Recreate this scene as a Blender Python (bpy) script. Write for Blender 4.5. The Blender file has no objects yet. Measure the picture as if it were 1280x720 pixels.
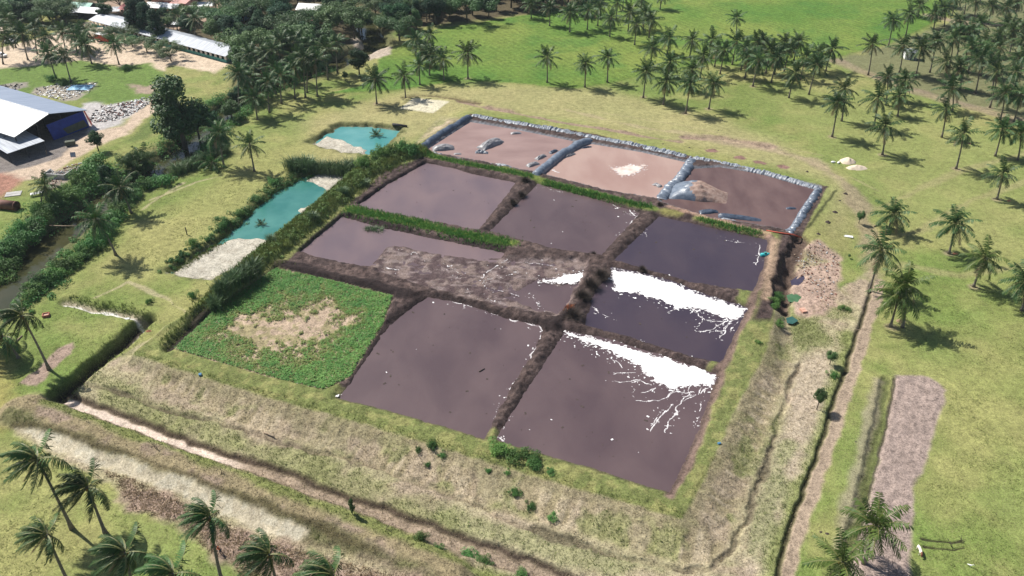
SUN_STRENGTH, SKY_STRENGTH, EXPOSURE, GRID_COLS, HAZE = 5.0, .072, .52, 820, .00008
import bpy, math, random
import numpy as np
from mathutils import Vector, Matrix
scene = bpy.context.scene
COL = scene.collection
R = math.radians
rnd = random.Random(7)

# ------------------------------------------------------------------ camera and ground points
HC, PITCH, FPX = 90.0, R(34), 995.0
cp, sp = math.cos(PITCH), math.sin(PITCH)
def at(px, py, z=0.0):
    """world point at height z seen at (px,py) of the 1280x720 survey photo"""
    u, v = (px-640)/FPX, (360-py)/FPX
    d = (u, cp+v*sp, -sp+v*cp)
    t = (z-HC)/d[2]
    return np.array([d[0]*t, d[1]*t])
def at3(px, py, z=0.0):
    p = at(px, py, z); return Vector((p[0], p[1], z))
def upright(base, px, py):
    """point above/beside base, in the upright plane facing the viewer"""
    u, v = (px-640)/FPX, (360-py)/FPX
    d = np.array([u, cp+v*sp, -sp+v*cp])
    n = np.array([base[0], base[1]]); n = n/np.linalg.norm(n)
    t = (base[0]*n[0]+base[1]*n[1])/(d[0]*n[0]+d[1]*n[1])
    return Vector((d[0]*t, d[1]*t, HC+d[2]*t))
def PL(pts, z=0.0, ox=0, oy=0, s=1.0):
    return np.array([at(ox+x/s, oy+y/s, z) for x, y in pts])

cam = bpy.data.objects.new('camera', bpy.data.cameras.new('camera'))
COL.objects.link(cam)
cam.location = (0, 0, HC); cam.rotation_euler = (R(90)-PITCH, 0, 0)
cam.data.sensor_width = 36; cam.data.lens = FPX/1280*36
cam.data.clip_end = 20000; cam.data.clip_start = 1
scene.camera = cam

# ------------------------------------------------------------------ noise
def _h(ix, iy, seed):
    n = (ix.astype(np.int64)*374761393 + iy.astype(np.int64)*668265263 + seed*974711) & 0x7fffffff
    n = ((n ^ (n >> 13))*1274126177) & 0x7fffffff
    return ((n ^ (n >> 16)) & 0xffff)/65535.0
def vn(x, y, seed=0):
    ix, iy = np.floor(x), np.floor(y)
    fx, fy = x-ix, y-iy
    fx, fy = fx*fx*(3-2*fx), fy*fy*(3-2*fy)
    a, b, c, d = _h(ix, iy, seed), _h(ix+1, iy, seed), _h(ix, iy+1, seed), _h(ix+1, iy+1, seed)
    return (a*(1-fx)+b*fx)*(1-fy)+(c*(1-fx)+d*fx)*fy
def fbm(x, y, scale, oct=3, seed=0):
    x, y = x/scale, y/scale
    s, a, t = 0, 1, 0
    for i in range(oct):
        s = s+a*vn(x*2**i+17.3*i, y*2**i-9.1*i, seed+i); t += a; a *= .5
    return s/t
def sm(a, b, x):
    t = np.clip((x-a)/(b-a), 0, 1); return t*t*(3-2*t)
def dist(P, X, Y, closed=True, vals=None, margin=25):
    """signed distance to a polygon (negative inside) or distance to a polyline"""
    out = np.full(X.shape, 99.0); val = np.zeros(X.shape)
    lo, hi = P.min(0)-margin, P.max(0)+margin
    k = np.where((X > lo[0]) & (X < hi[0]) & (Y > lo[1]) & (Y < hi[1]))[0]
    if len(k) == 0: return (out, val) if vals is not None else out
    x, y = X[k], Y[k]
    n = len(P); best = np.full(x.shape, 1e9); bv = np.zeros(x.shape); ins = np.zeros(x.shape, bool)
    for i in range(n if closed else n-1):
        a, b = P[i], P[(i+1) % n]
        e = b-a; L = max(1e-9, e@e)
        t = np.clip(((x-a[0])*e[0]+(y-a[1])*e[1])/L, 0, 1)
        d = (x-a[0]-t*e[0])**2+(y-a[1]-t*e[1])**2
        if vals is not None:
            w = d < best
            bv = np.where(w, vals[i]*(1-t)+vals[(i+1) % n]*t, bv)
        best = np.minimum(best, d)
        if closed:
            c = ((a[1] > y) != (b[1] > y))
            den = (b[1]-a[1]) if abs(b[1]-a[1]) > 1e-12 else 1e-12
            ins ^= c & (x < (b[0]-a[0])*(y-a[1])/den+a[0])
    best = np.sqrt(best)
    if closed: best = np.where(ins, -best, best)
    out[k] = best; val[k] = bv
    return (out, val) if vals is not None else out

# ------------------------------------------------------------------ survey of the site
CR, LQ = 1.6, 0.9          # crest of the pond bank, level of the sludge
crest_px = [(168,442,2.2),(208,408,2.2),(262,374,2.0),(318,322,2.2),(404,250,2.4),(450,208,2.2),(480,196,2),(520,182,2),(588,142,9),(740,167,16),(862,195,18),(1034,233,16),(1003,293,11),(976,325,2.6),(966,395,3.2),(956,437,4.5),(915,515,5.5),(880,592,6),(852,646,6.5),(710,606,6.5),(480,536,6),(320,491,5.5)]
CREST = np.array([at(x, y, CR) for x, y, w in crest_px]); CREST_W = [w for *_, w in crest_px]
def q(pts, ox, oy, s=4.0): return [(ox+x/s, oy+y/s) for x, y in pts]
ponds = {
 'P1': (q([(850,95),(1000,125),(1080,150),(1300,195),(1110,430),(505,308),(640,215)],320,180), LQ),
 'P2': (q([(130,200),(400,270),(640,345),(560,430),(450,555),(200,520),(-110,435)],640,180), LQ),
 'P3': (q([(735,362),(1000,420),(1275,480),(1255,620),(1205,735),(900,690),(512,580)],640,180), LQ),
 'P4': (q([(430,362),(600,415),(1240,545),(1225,572),(1100,578),(980,562),(800,532),(740,512),(660,512),(575,612),(500,602),(215,545)],320,180), LQ),
 'P6': ([(763,334),(800,340),(840,351),(862,360),(895,372),(935,385),(900,453),(868,446),(820,432),(775,417),(732,407),(737,385),(745,362),(764,345)], LQ),
 'P7': ([(706,414),(750,421),(800,436),(850,452),(896,468),(872,541),(836,616),(730,582),(640,556),(621,549),(650,500),(690,440)], LQ),
 'P8': ([(535,371),(575,379),(640,400),(673,407),(678,413),(666,442),(640,482),(606,549),(520,522),(424,498),(462,443),(486,408),(520,381)], LQ),
 'P9': ([(217,437),(270,386),(345,335),(420,352),(492,370),(478,408),(458,440),(438,472),(405,488),(345,474)], 1.05),
}
PONDS = {k: (np.array([at(x, y, z) for x, y in p]), z) for k, (p, z) in ponds.items()}
ML = 1.15
lined = {
 'L1': [(537,188),(590,154),(640,163),(714,178),(706,186),(690,200),(669,213),(600,199)],
 'L2': [(682,216),(712,190),(722,183),(740,182),(800,192),(858,205),(856,220),(838,235),(828,247),(760,236)],
 'L3': [(836,245),(852,225),(868,213),(900,211),(960,221),(1019,235),(994,265),(984,285),(940,277),(890,270),(830,251)],
}
LINED = {k: np.array([at(x, y, ML) for x, y in p]) for k, p in lined.items()}
teal1 = PL([(214,342),(268,309),(300,283),(322,262),(345,243),(372,226),(400,214),(440,217),(432,232),(408,246),(396,258),(370,277),(346,300),(318,323),(266,349)], -1.0)
teal2 = PL([(388,181),(411,168),(427,159),(465,160),(499,165),(494,173),(470,190),(455,195),(430,190)], -1.0)
canal = PL([(-130,480),(-60,425),(-10,382),(22,345),(55,313),(88,287),(120,262),(150,240),(200,217),(235,188),(258,166),(300,132),(360,104),(410,88),(447,70),(470,60),(462,38),(430,10),(400,-40)], -1.5)
path_l = PL([(1100,352),(1092,385),(1082,415),(1066,462),(1050,510),(1038,550),(1017,612),(998,665),(986,715),(975,760)])
ditch1 = PL([(182,399),(150,428),(120,452),(72,492)])
ditch2 = PL([(82,376),(120,385),(160,392),(182,399)])
streamd = PL([(74,495),(120,512),(190,540),(250,563),(320,585),(370,602),(440,632),(470,640),(535,662),(570,677),(640,702),(700,722),(760,750)])
ridge2 = PL([(28,512),(90,535),(150,558),(230,588),(300,612),(370,640),(430,657),(500,690),(560,722)])
footl = PL([(98,478),(140,488),(212,513),(300,535),(375,559),(430,571),(520,600),(582,627),(640,650),(700,672),(745,688),(815,707),(857,715),(885,711),(912,688),(932,652),(947,607),(960,585),(971,535),(987,480),(1001,455)])
rice = PL([(405,118),(450,108),(470,92),(474,70),(540,38),(640,22),(700,14),(830,-25),(1215,-60),(1185,20),(1110,56),(1042,73),(960,88),(890,80),(840,85),(780,100),(720,111),(640,104),(580,101),(500,112)])
rice_dir = at(760,80)-at(700,52); rice_dir /= np.linalg.norm(rice_dir)

G_OL, G_YE, G_GR = (.130,.172,.046), (.226,.224,.085), (.108,.176,.040)
DRY, PINK, MUD, SOIL = (.310,.275,.170), (.300,.235,.178), (.060,.043,.040), (.180,.130,.100)

def terrain(X, Y):
    """height, colour, rice mask and roughness of the ground at world points"""
    X = X.astype(float); Y = Y.astype(float)
    wx = (fbm(X, Y, 2.2, 3, 11)-.5)*1.8; wy = (fbm(X, Y, 2.2, 3, 12)-.5)*1.8
    WX, WY = X+wx, Y+wy
    nL = fbm(X, Y, 26, 4, 1); nM = fbm(X, Y, 6, 3, 2); nS = fbm(X, Y, 1.1, 3, 3); nF = fbm(X, Y, .55, 2, 4)
    z = (nL-.5)*.5+(nS-.5)*.05
    col = np.zeros((len(X), 3)); rough = np.full(X.shape, .15)
    def put(mask, c, r=None):
        nonlocal col, rough
        m = mask[:, None]
        col = col*(1-m)+np.array(c)*m
        if r is not None: rough = rough*(1-mask)+r*mask
    def zone(pts, c, soft=1.0, warp=1.0, zz=0, amt=1.0, r=None, noise=0.0):
        P = pts if isinstance(pts, np.ndarray) else PL(pts, zz)
        d = dist(P, X+wx*warp, Y+wy*warp)
        m = sm(soft, -soft, d+(nM-.5)*noise*8)*amt
        put(m, c, r); return d, m
    def band(pts, w, c=None, h=0, hw=None, soft=.5, amt=1.0, warp=.5, r=None, zz=0, noise=0.0):
        nonlocal z
        P = pts if isinstance(pts, np.ndarray) else PL(pts, zz)
        d = dist(P, X+wx*warp, Y+wy*warp, closed=False)
        if c is not None: put(sm(w+soft, w-soft, d+(nM-.5)*noise*4)*amt, c, r)
        if h: z = z+h*sm((hw or w)*1.3, (hw or w)*.35, d)
        return d
    # lawn
    g = sm(.36, .66, nL*.6+nM*.4)
    put(np.ones(X.shape), G_OL); put(g, G_YE)
    put(sm(.52, .72, fbm(X, Y, 13, 3, 21))*.45, G_GR)
    # straw coloured strips
    zone([(380,150),(520,112),(640,107),(760,112),(900,150),(960,172),(1030,205),(1080,262),(1040,300),(1030,230),(860,185),(740,158),(590,135),(520,175),(380,225)], (.300,.265,.132), 5, 1, amt=.7, noise=.5)
    zone([(120,335),(300,200),(400,160),(420,190),(350,250),(210,330),(170,360)], (.246,.236,.092), 5, 1, amt=.7, noise=.6)
    zone([(1180,480),(1290,380),(1290,560),(1180,640)], (.225,.228,.082), 8, 1, amt=.6, noise=.8)
    zone([(960,120),(1100,110),(1290,190),(1290,330),(1180,300),(1050,200)], (.212,.226,.082), 10, 1, amt=.6, noise=.8)
    # rice
    dr, mr = zone(rice, (.086,.158,.030), .8, .4)
    ry = sm(.25, .85, fbm(X, Y, 26, 4, 31))
    put(mr*ry*.9, (.170,.205,.050))
    put(mr*sm(.5,.8,fbm(X, Y, 9, 3, 33))*.6, (.062,.145,.030))
    ricem = mr; z = z+mr*.25; rough = rough*(1-mr)+.45*mr
    # palm grove floor
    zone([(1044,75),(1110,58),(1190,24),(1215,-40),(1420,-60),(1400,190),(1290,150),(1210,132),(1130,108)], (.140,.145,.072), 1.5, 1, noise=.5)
    band([(1044,76),(1130,110),(1210,134),(1300,158),(1400,190)], 2.5, (.23,.175,.13), soft=1.5, amt=.7, noise=.6)
    band([(1160,20),(1200,28),(1245,30),(1300,28)], 2.2, (.30,.23,.17), soft=1.5, amt=.8)
    # wood and village floors
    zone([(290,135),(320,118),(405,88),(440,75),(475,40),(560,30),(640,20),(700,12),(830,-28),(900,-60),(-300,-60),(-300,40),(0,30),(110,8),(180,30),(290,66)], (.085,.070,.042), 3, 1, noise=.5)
    zone([(120,3),(190,2),(260,2),(300,12),(290,30),(230,40),(180,24),(130,14)], (.30,.22,.165), 2, 1, noise=.8)
    zone([(150,0),(120,-20),(260,-30),(240,0)], (.24,.18,.16), 2, 1)
    # yard at the upper left
    yard = [(-200,70),(0,60),(60,45),(115,26),(165,44),(235,62),(290,78),(268,92),(215,82),(205,90),(180,82),(150,84),(100,75),(40,84),(-200,105)]
    zone(yard, (.48,.385,.29), 1.2, 1, noise=.25)
    zone([(-200,98),(40,82),(100,76),(150,84),(185,80),(207,92),(205,118),(180,128),(120,130),(90,118),(-200,124)], (.105,.165,.040), 1.5, 1, noise=.4)
    zone([(40,110),(70,104),(105,106),(122,104),(110,116),(95,126),(60,124),(40,118)], (.27,.24,.20), 1.5, 1.5, noise=1.2)
    zone([(-200,105),(30,104),(20,117),(-200,120)], (.22,.20,.17), 1, 1.5, noise=.8)
    zone([(158,107),(196,106),(190,116),(172,118)], (.27,.21,.16), 1, 1.5, noise=.6)
    zone([(104,128),(118,127),(150,132),(190,120),(185,130),(150,158),(120,168),(95,160)], (.38,.36,.35), 1.2, 1, noise=.5)
    zone([(206,118),(200,134),(160,168),(140,175),(110,190),(60,220),(-200,270),(-200,215),(10,210),(80,178),(112,165),(150,158),(180,133),(196,120)], (.42,.33,.25), 1, 1, noise=.2)
    zone([(-200,215),(0,214),(30,222),(24,233),(0,246),(-200,270)], (.28,.15,.11), 1.5, 1, noise=.5)
    zone([(55,222),(80,210),(118,198),(120,206),(85,222),(62,236)], (.25,.21,.17), 1, 1, noise=.8)
    zone([(208,122),(225,120),(215,150),(180,175),(158,178),(185,150),(205,134)], (.10,.135,.04), 1.5, 1)
    zone([(-200,118),(0,132),(64,142),(106,138),(114,160),(70,200),(12,215),(-200,235)], (.17,.15,.14), .8, .6, noise=.3)
    # canal
    dc = dist(canal, WX, WY, closed=False)
    zc = -2.6*sm(6.3, 3.0, dc); z = z+zc
    put(sm(10.5, 5.5, dc)*.85, (.085,.085,.042), .5)
    zone([(150,222),(185,205),(240,180),(258,165),(262,178),(240,196),(205,222),(165,234)], (.33,.26,.21), 1, 1, noise=.5)
    zone([(438,48),(468,44),(486,54),(488,70),(462,76),(440,66)], (.36,.30,.24), 1, 1, noise=.5)
    # turquoise basins
    for T in (teal1, teal2):
        d = dist(T, X+wx*1.7, Y+wy*1.7)
        z = np.where(d < 8, z-1.5*sm(1.9, -.6, d), z)
        put(sm(3.0, 1.0, d)*sm(-.9,.6,d)*.8, (.070,.080,.032), .7)
        put(sm(.5, -.5, d), (.36,.33,.27), .2)
    for pts in ([(208,345),(262,309),(300,296),(330,297),(346,300),(318,325),(264,353)], [(380,226),(400,214),(440,218),(430,236),(408,246),(404,236)], [(388,181),(411,169),(432,176),(458,186),(456,195),(430,191)], [(370,262),(386,255),(394,260),(376,268)]):
        d = dist(PL(pts, -.85), WX, WY); m = sm(.6, -.9, d)
        z = np.where(m > 0, z*(1-m)+(-.80+(nS-.5)*.12)*m, z)
        put(m, (.40,.372,.312), .35); put(m*sm(.5,.9,m)*0+sm(1.1,.2,np.abs(d+.1))*m*.6, (.26,.24,.19)); put(m*sm(.55,.7,nS)*.5, (.28,.25,.20))
    # ditch work left and below
    band(ditch1, 1.5, (.035,.028,.020), h=-2.2, hw=1.9, soft=.6, r=.6)
    band(PL([(66,497),(110,462),(150,434),(172,412)]), .0, None, h=.0)
    band(PL([(172,410),(158,424),(110,463),(84,486)]), .35, (.52,.46,.40), soft=.3, amt=.8)
    band(ditch2, .8, (.30,.25,.20), h=-.7, hw=1.4, soft=.6, amt=.8)
    band(ditch2+np.array([0,-.7]), .25, (.66,.64,.60), soft=.2, amt=.8, noise=.4)
    zone([(92,427),(70,436),(26,478),(44,482),(95,434)], (.27,.20,.16), .4, .8)
    zone([(-60,460),(0,440),(14,470),(20,520),(0,540),(-60,560)], (.24,.22,.075), 2, 1, noise=.6)
    # flats between the bank and the outer ditch, mixed dry grass
    flat = [(84,490),(150,445),(210,412),(320,480),(480,530),(710,600),(855,640),(890,590),(930,510),(960,440),(1000,395),(1090,335),(1098,360),(1080,420),(1048,512),(1010,620),(985,720),(960,800),(760,800),(560,800),(380,735),(300,690),(200,640),(20,545),(10,505)]
    df, mf = zone(flat, DRY, .6, .8, r=.75)
    put(mf*sm(.45,.62,fbm(X, Y, 7, 3, 41)), (.195,.190,.095)); put(mf*sm(.55,.7,fbm(X, Y, 5, 3, 43))*.8, PINK)
    zone([(120,470),(300,540),(420,590),(560,640),(600,690),(500,660),(330,590),(120,505)], (.190,.195,.085), 2, 1.2, amt=.75, noise=1.2)
    zone([(560,620),(700,660),(860,712),(900,720),(860,790),(650,720),(600,690)], (.36,.30,.21), 2, 1.2, amt=.8, noise=.6)
    zone([(995,455),(1040,430),(1050,500),(1000,640),(960,740),(930,740),(925,690),(955,620),(975,540)], (.36,.295,.225), 1.5, 1, amt=.85, noise=.5)
    band([(1062,420),(1050,480),(1028,545),(1000,620),(965,730)], 1.6, (.165,.195,.06), soft=1.2, amt=.85, noise=.6)
    zone([(990,318),(1020,305),(1052,322),(1048,372),(1038,388),(1000,402),(982,365)], (.33,.24,.19), .8, 1, r=.9)
    zone([(975,392),(1000,395),(1030,405),(1040,430),(1000,440),(970,420)], (.14,.155,.06), 1.5, 1, amt=.8)
    band([(866,660),(890,628),(915,598),(938,548),(958,492),(972,440)], 1.5, (.150,.175,.065), soft=1.3, amt=.8, noise=1.0)
    band([(985,560),(975,600),(955,650),(940,690)], 1.2, (.170,.195,.075), soft=1.2, amt=.6, noise=1.2)
    band([(560,640),(640,668),(720,690),(830,716)], 1.6, (.175,.195,.08), soft=1.4, amt=.6, noise=1.2)
    # second bank and the pale muddy strip
    band(ridge2, 3.6, (.225,.185,.110), h=1.3, hw=3.4, soft=1.2, r=.8, noise=.6)
    put(sm(.5,.68,fbm(X, Y, 4, 3, 47))*sm(4.5,2.5,dist(ridge2, WX, WY, closed=False)), (.235,.18,.135))
    band(ridge2+np.array([-.7,-2.3]), .9, (.095,.100,.042), soft=.8, amt=.8, noise=.8, r=1.0)  # dark tufty grass on the near flank, with its shade painted in
    band(PL([(60,505),(150,540),(300,598),(420,645),(540,690),(640,735)]), .9, (.135,.165,.045), soft=.7, amt=.8, noise=.5)
    mudp = [(22,537),(60,541),(120,565),(200,592),(240,606),(300,632),(345,650),(385,668),(372,674),(330,664),(300,652),(255,632),(215,618),(190,606),(165,602),(135,586),(110,580),(50,556)]
    zone(mudp, (.41,.36,.265), .6, .7, r=.06, noise=.2)
    put(sm(.6,-.4,dist(PL(mudp), WX, WY))*sm(.52,.64,fbm(X, Y, 1.4, 4, 59))*.35, (.47,.45,.37))
    band([(20,534),(60,538),(120,561),(200,587),(240,601),(300,627),(400,663),(470,696)], .45, (.075,.062,.032), soft=.5, amt=.8, warp=.5, noise=.4)
    zone([(130,588),(170,600),(250,640),(320,672),(440,705),(560,740),(560,790),(300,720),(285,700),(260,690),(225,655),(165,638),(150,612)], (.27,.20,.155), 1, 1.2, r=.9, noise=.5)
    # outer ditch with pale silt
    band(streamd, 1.35, (.20,.155,.11), h=-.8, hw=1.5, soft=.7, r=.6)
    ds = dist(streamd, WX*.5+X*.5, WY*.5+Y*.5, closed=False)
    pale = sm(330, 270, (X-at(0,580)[0])/(at(320,580)[0]-at(0,580)[0])*320)
    put(sm(.95,.55,ds)*(pale*.9), (.52,.43,.36), .1); put(sm(.9,.5,ds)*(1-pale)*.85, (.27,.21,.155))
    band(streamd+np.array([.75,1.1]), .34, (.055,.038,.030), h=-.25, hw=.5, soft=.3, amt=.9, warp=.6)
    # erosion line at the bank foot
    band(footl, .25, (.085,.068,.050), h=-.35, hw=.5, soft=.35, amt=.75, warp=.9, noise=.5)
    # track and ploughed plot
    band(path_l, 1.0, (.27,.21,.155), h=-.12, soft=.35)
    band(path_l+np.array([-1.45,-.1]), .28, (.05,.045,.025), h=-.55, hw=.45, soft=.25, warp=.35)
    plot = [(1120,470),(1160,471),(1183,488),(1170,535),(1160,572),(1142,610),(1139,680),(1136,800),(1050,800),(1068,690),(1085,622),(1107,540)]
    zone(plot, (.262,.205,.178), .4, .6, r=.7)
    pd = at(1100,700)-at(1150,475); pd /= np.linalg.norm(pd); fur = np.sin((-X*pd[1]+Y*pd[0]+wx*.5+(nL-.5)*6)*2*math.pi/1.6); mp = sm(.2,-.4,dist(PL(plot), X, Y)); z = z+mp*fur*.02; put(mp*sm(.0,1,fur)*sm(.4,.6,nM)*.3, (.20,.155,.135))
    band([(1107,474),(1098,530),(1078,610),(1058,690),(1040,770)], .9, (.075,.085,.032), h=-.45, soft=.5, r=.9)
    band([(1120,474),(1107,540),(1085,622),(1066,700),(1050,770)], .16, (.05,.045,.03), h=-.35, hw=.4, soft=.15, warp=.3)
    band([(1098,476),(1085,535),(1066,610),(1045,690)], 1.0, (.24,.205,.15), soft=.7, amt=.7, noise=.5)
    # scars north of the lined basins
    for pts in ([(575,126),(600,132),(650,142),(700,157),(750,165)], [(762,166),(800,174),(850,180)], [(858,172),(900,172),(960,184)]):
        band(pts, 1.4, (.24,.175,.13), h=-.45, soft=.8, noise=1.0, r=.9)
    band([(505,122),(520,119),(545,120),(575,124),(600,128)], .6, (.12,.09,.055), h=-.6, hw=1.0, soft=.4)
    zone([(500,136),(517,123),(562,127),(541,142)], (.50,.46,.34), .3, .3, r=.05)
    band([(880,172),(960,186),(1015,200),(1048,224),(1075,262),(1090,300),(1094,345)], 1.9, (.27,.205,.15), soft=1.4, amt=.65, noise=1.1, r=.6)
    band([(700,135),(800,160),(900,172),(1000,196),(1100,240)], .7, (.31,.25,.16), soft=.6, amt=.55, noise=.7)
    for a, b in ((890,192),(925,201),(948,207),(978,212)):
        zone([(a-9,b-1),(a,b-3),(a+10,b+1),(a+4,b+4),(a-7,b+3)], (.20,.12,.10), .3, .8, r=.9)
    band([(1043,245),(1030,262),(1008,292)], .35, (.055,.06,.025), h=-.4, hw=.6, soft=.3)
    for pts, w_ in (([(187,250),(215,240),(250,226),(290,216),(318,210)], .3), ([(178,262),(200,246),(230,228)], .2), ([(120,372),(160,352),(205,372),(245,398)], .3)): band(pts, w_, (.35,.30,.19), soft=.3, amt=.7, noise=.3)
    for pts in ([(1100,262),(1150,236),(1200,214),(1290,190)], [(1090,300),(1150,290),(1215,250),(1290,225)], [(1100,345),(1130,330),(1200,345),(1290,330)]): band(pts, .8, (.255,.225,.115), soft=.8, amt=.55, noise=.5)
    for a, b in ((0,0),(2,9)):
        band([(1153+a,673+b),(1172+a,676+b),(1190+a,678+b),(1203+a,676+b)], .14, (.035,.033,.018), h=-.12, hw=.25, soft=.1, warp=.25, noise=.25)
    band([(750,140),(870,160),(960,180),(1030,195)], .25, (.30,.24,.15), soft=.5, amt=.4)
    # bare rings under the palms of the right lawn come from the palms list
    for bx, by in RINGS:
        d = np.hypot(X-bx+wx*.4, Y-by+wy*.4)
        put(sm(1.7,.5,d)*.6, (.27,.20,.15))
    # ---- the pond bank
    d, w = dist(CREST, X+wx*.35, Y+wy*.35, vals=CREST_W)
    w = np.maximum(w, 1.5)
    k = sm(1, 0, np.clip(d, 0, 99)/w)
    zb = CR*k
    near = d < 24
    z = np.where(near & (d > 0), np.where(zb > 0, z*(1-k)+CR*k, z), z)
    inb = sm(.3, -.3, d)
    slope = sm(0,.5,d)*sm(w+1.2, w-.8, d)*near*sm(2.4,3.4,w)*sm(8.5,7,w)
    put(slope*.9, (.290,.238,.155), .8)
    bd = at(710,605)-at(320,491); bd = bd/np.linalg.norm(bd); al = X*bd[0]+Y*bd[1]; ac = -X*bd[1]+Y*bd[0]
    sw = sm(-2,4,(X-at(862,646)[0])*.9+(Y-at(862,646)[1])*.45); st = np.where(sw > .5, vn(ac/.7+wy, al/2.6, 58), vn(al/.7+wx*.6, ac/2.6, 59))
    stz = slope*(st-.5)*.16
    put(slope*sm(.42,.75,st)*.55, (.42,.35,.25))
    put(slope*sm(.5,.2,st)*.45, (.19,.165,.09))
    put(slope*sm(.46,.62,fbm(X, Y, 3.5, 3, 51))*.75, (.185,.195,.080)); put(slope*sm(.5,.66,fbm(X, Y, 4.5, 3, 53))*.5, PINK)
    put(slope*sm(3.2,1.6,d+(nM-.5)*3)*.7, (.205,.180,.105))
    z = z+stz
    z = np.where(d < 0, CR+(nS-.5)*.14+(fbm(X, Y, 2.5, 3, 62)-.5)*.35, z)
    put(inb, MUD, 1.0)
    put(inb*sm(.45,.7,nM)*.6, (.100,.070,.062))
    put(inb*sm(.52,.66,fbm(X, Y, .9, 3, 67))*.7, (.125,.090,.080)); put(inb*sm(.48,.36,fbm(X, Y, .8, 3, 68))*.6, (.026,.019,.019))
    # grassy rim of the bank
    rim = sm(-7.5, -6.5, d+(nS-.5)*1.2)*sm(.7, -.2, d)
    lx = at(290, 420, CR)[0]
    sidem = np.ones(X.shape)
    top = dist(PL([(505,170),(590,130),(1060,225),(1005,300),(985,330),(968,400),(940,400),(975,292),(660,215)], CR), X, Y)
    put(rim*sm(-1,1,top), (.128,.148,.050), .6)
    put(rim*sm(-1,1,top)*sm(.42,.62,fbm(X, Y, 1.6, 3, 57))*.6, (.225,.215,.085))
    for pts, ww, c in (([(262,376),(300,345),(335,318),(405,258),(450,222),(500,192),(528,188)], 3.0, (.125,.165,.045)),
                   ([(436,262),(470,268),(520,278),(570,291),(640,303)], 1.5, (.115,.150,.035)),
                   ([(528,192),(580,203),(640,214),(668,222)], 1.2, (.110,.145,.035)), ([(678,226),(740,241),(815,260)], 1.3, (.110,.150,.035)),
                   ([(830,263),(846,266)], 1.0, (.15,.14,.05)), ([(872,272),(920,284),(955,291)], 1.1, (.145,.145,.05))):
        band(PL(pts, CR), ww, c, soft=.6, noise=.4, r=.6)
    band(PL([(963,296),(958,330),(936,386),(900,460),(874,541),(838,618)], CR), 1.0, (.150,.105,.085), soft=.4, noise=.3)
    band(PL([(838,258),(870,266),(960,292)], CR), .9, (.40,.26,.19), soft=.5, amt=.55, noise=.8)
    band(PL([(968,300),(964,330),(958,372)], CR), 1.0, (.26,.185,.13), soft=.6, amt=.9)
    trench = dist(PL([(1000,302),(988,320),(980,350),(975,385)], .8), WX, WY, closed=False)
    z = z-1.7*sm(2.4,.6,trench); put(sm(2.3,1.2,trench), (.085,.060,.048), 1.0)
    # left bank ridge, and dark bands of mud and painted shade
    dk = dist(PL([(250,395),(266,380),(300,346),(335,318),(405,260),(450,222),(500,194),(528,189)], CR), WX, WY, closed=False)
    z = z+1.15*sm(3.6,1.6,dk)
    kb = .5+2.2*sm(8.5,5.0,dk)
    for pts, ww in (([(350,331),(395,343),(440,352),(500,366),(533,374)], 1.6), ([(440,470),(466,437),(488,405),(526,375)], 1.3), ([(432,268),(500,287),(560,298),(632,312)], .9), ([(540,368),(600,382),(660,402),(690,408)], .9), ([(690,405),(735,375),(745,355)], .8)):
        band(PL(pts, CR-.2), ww, (.022,.016,.016), h=.3, soft=.6, amt=.85, noise=.7, r=1.0)  # wet mud tone with the shade of the banks painted into it
    band(PL([(212,434),(240,406),(266,382)], CR), .9, (.030,.026,.018), h=-.9, hw=1.4, soft=.5, r=.8)
    for kx, (P, lv) in PONDS.items():
        d = dist(P, X+wx*.28, Y+wy*.28)
        if kx == 'P9':
            tgt = np.where(d < 0, lv+(nS-.5)*.15, lv+.05+d*(.5+kb))
            z = np.where(d < 3, np.minimum(z, tgt), z)
            m = sm(.1,-.3,d); put(m, (.34,.26,.19), .6)
            put(m*sm(.45,.6,fbm(X, Y, 1.5, 3, 66))*.6, (.20,.19,.08))
        else:
            tgt = lv+np.where(d < 0, np.maximum(d*.9, -.6)-.03, d*kb+(nS-.5)*.42*np.clip(d,0,1)+(nF-.5)*.25*np.clip(d,0,1))
            z = np.where(d < 3, np.minimum(z, tgt), z)
            put(sm(1.0,.2,d)*sm(-.4,.2,d)*.6, (.050,.036,.034))
    P5 = PL([(463,334),(486,309),(520,313),(565,321),(628,323),(735,325),(728,348),(700,398),(690,395),(620,383),(540,362),(500,350),(466,342)], LQ+.1)
    d5 = dist(P5, WX, WY); m5 = sm(.6,-.8,d5)
    n5 = fbm(X*.35+Y*.2, Y*1.1, 1.6, 4, 61)
    z = np.where(m5 > 0, z*(1-m5)+m5*(LQ+.07+(n5-.45)*.36+(nS-.5)*.16), z)
    pool = dist(PL([(652,362),(672,352),(700,358),(722,352),(716,368),(700,390),(672,388),(640,374)], LQ), WX, WY); z = z-m5*sm(.8,-.8,pool)*.35
    put(m5, (.082,.058,.058), .8); put(m5*sm(.45,.62,fbm(X, Y, 2.0, 4, 63)), (.165,.125,.112))
    put(m5*sm(.57,.66,fbm(X*.6+Y*.4, Y*1.5, 1.1, 4, 65))*.55, (.235,.19,.18))
    # lined basins
    for P in LINED.values():
        d = dist(P, X, Y)
        z = np.where(d < 2.0, np.minimum(z, np.where(d < .9, ML-.35, ML-.35+(d-.9)*1.6)), z)
        put(sm(1.7,1.2,d), (.19,.20,.225))
    # small coloured pools east of the bank
    for pts in ([(991,352),(1000,346),(1007,343),(1005,351),(998,357),(992,356)], [(986,370),(996,367),(1003,371),(997,378),(988,376)]):
        d = dist(PL(pts, -.3), X, Y); z = np.where(d < 1.2, np.minimum(z, -.3+np.maximum(d, -.4)), z)
    # roughness of the surface itself
    z = z+rough*((nS-.5)*.30+(nF-.5)*.16)*sm(0,1,1)
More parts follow.
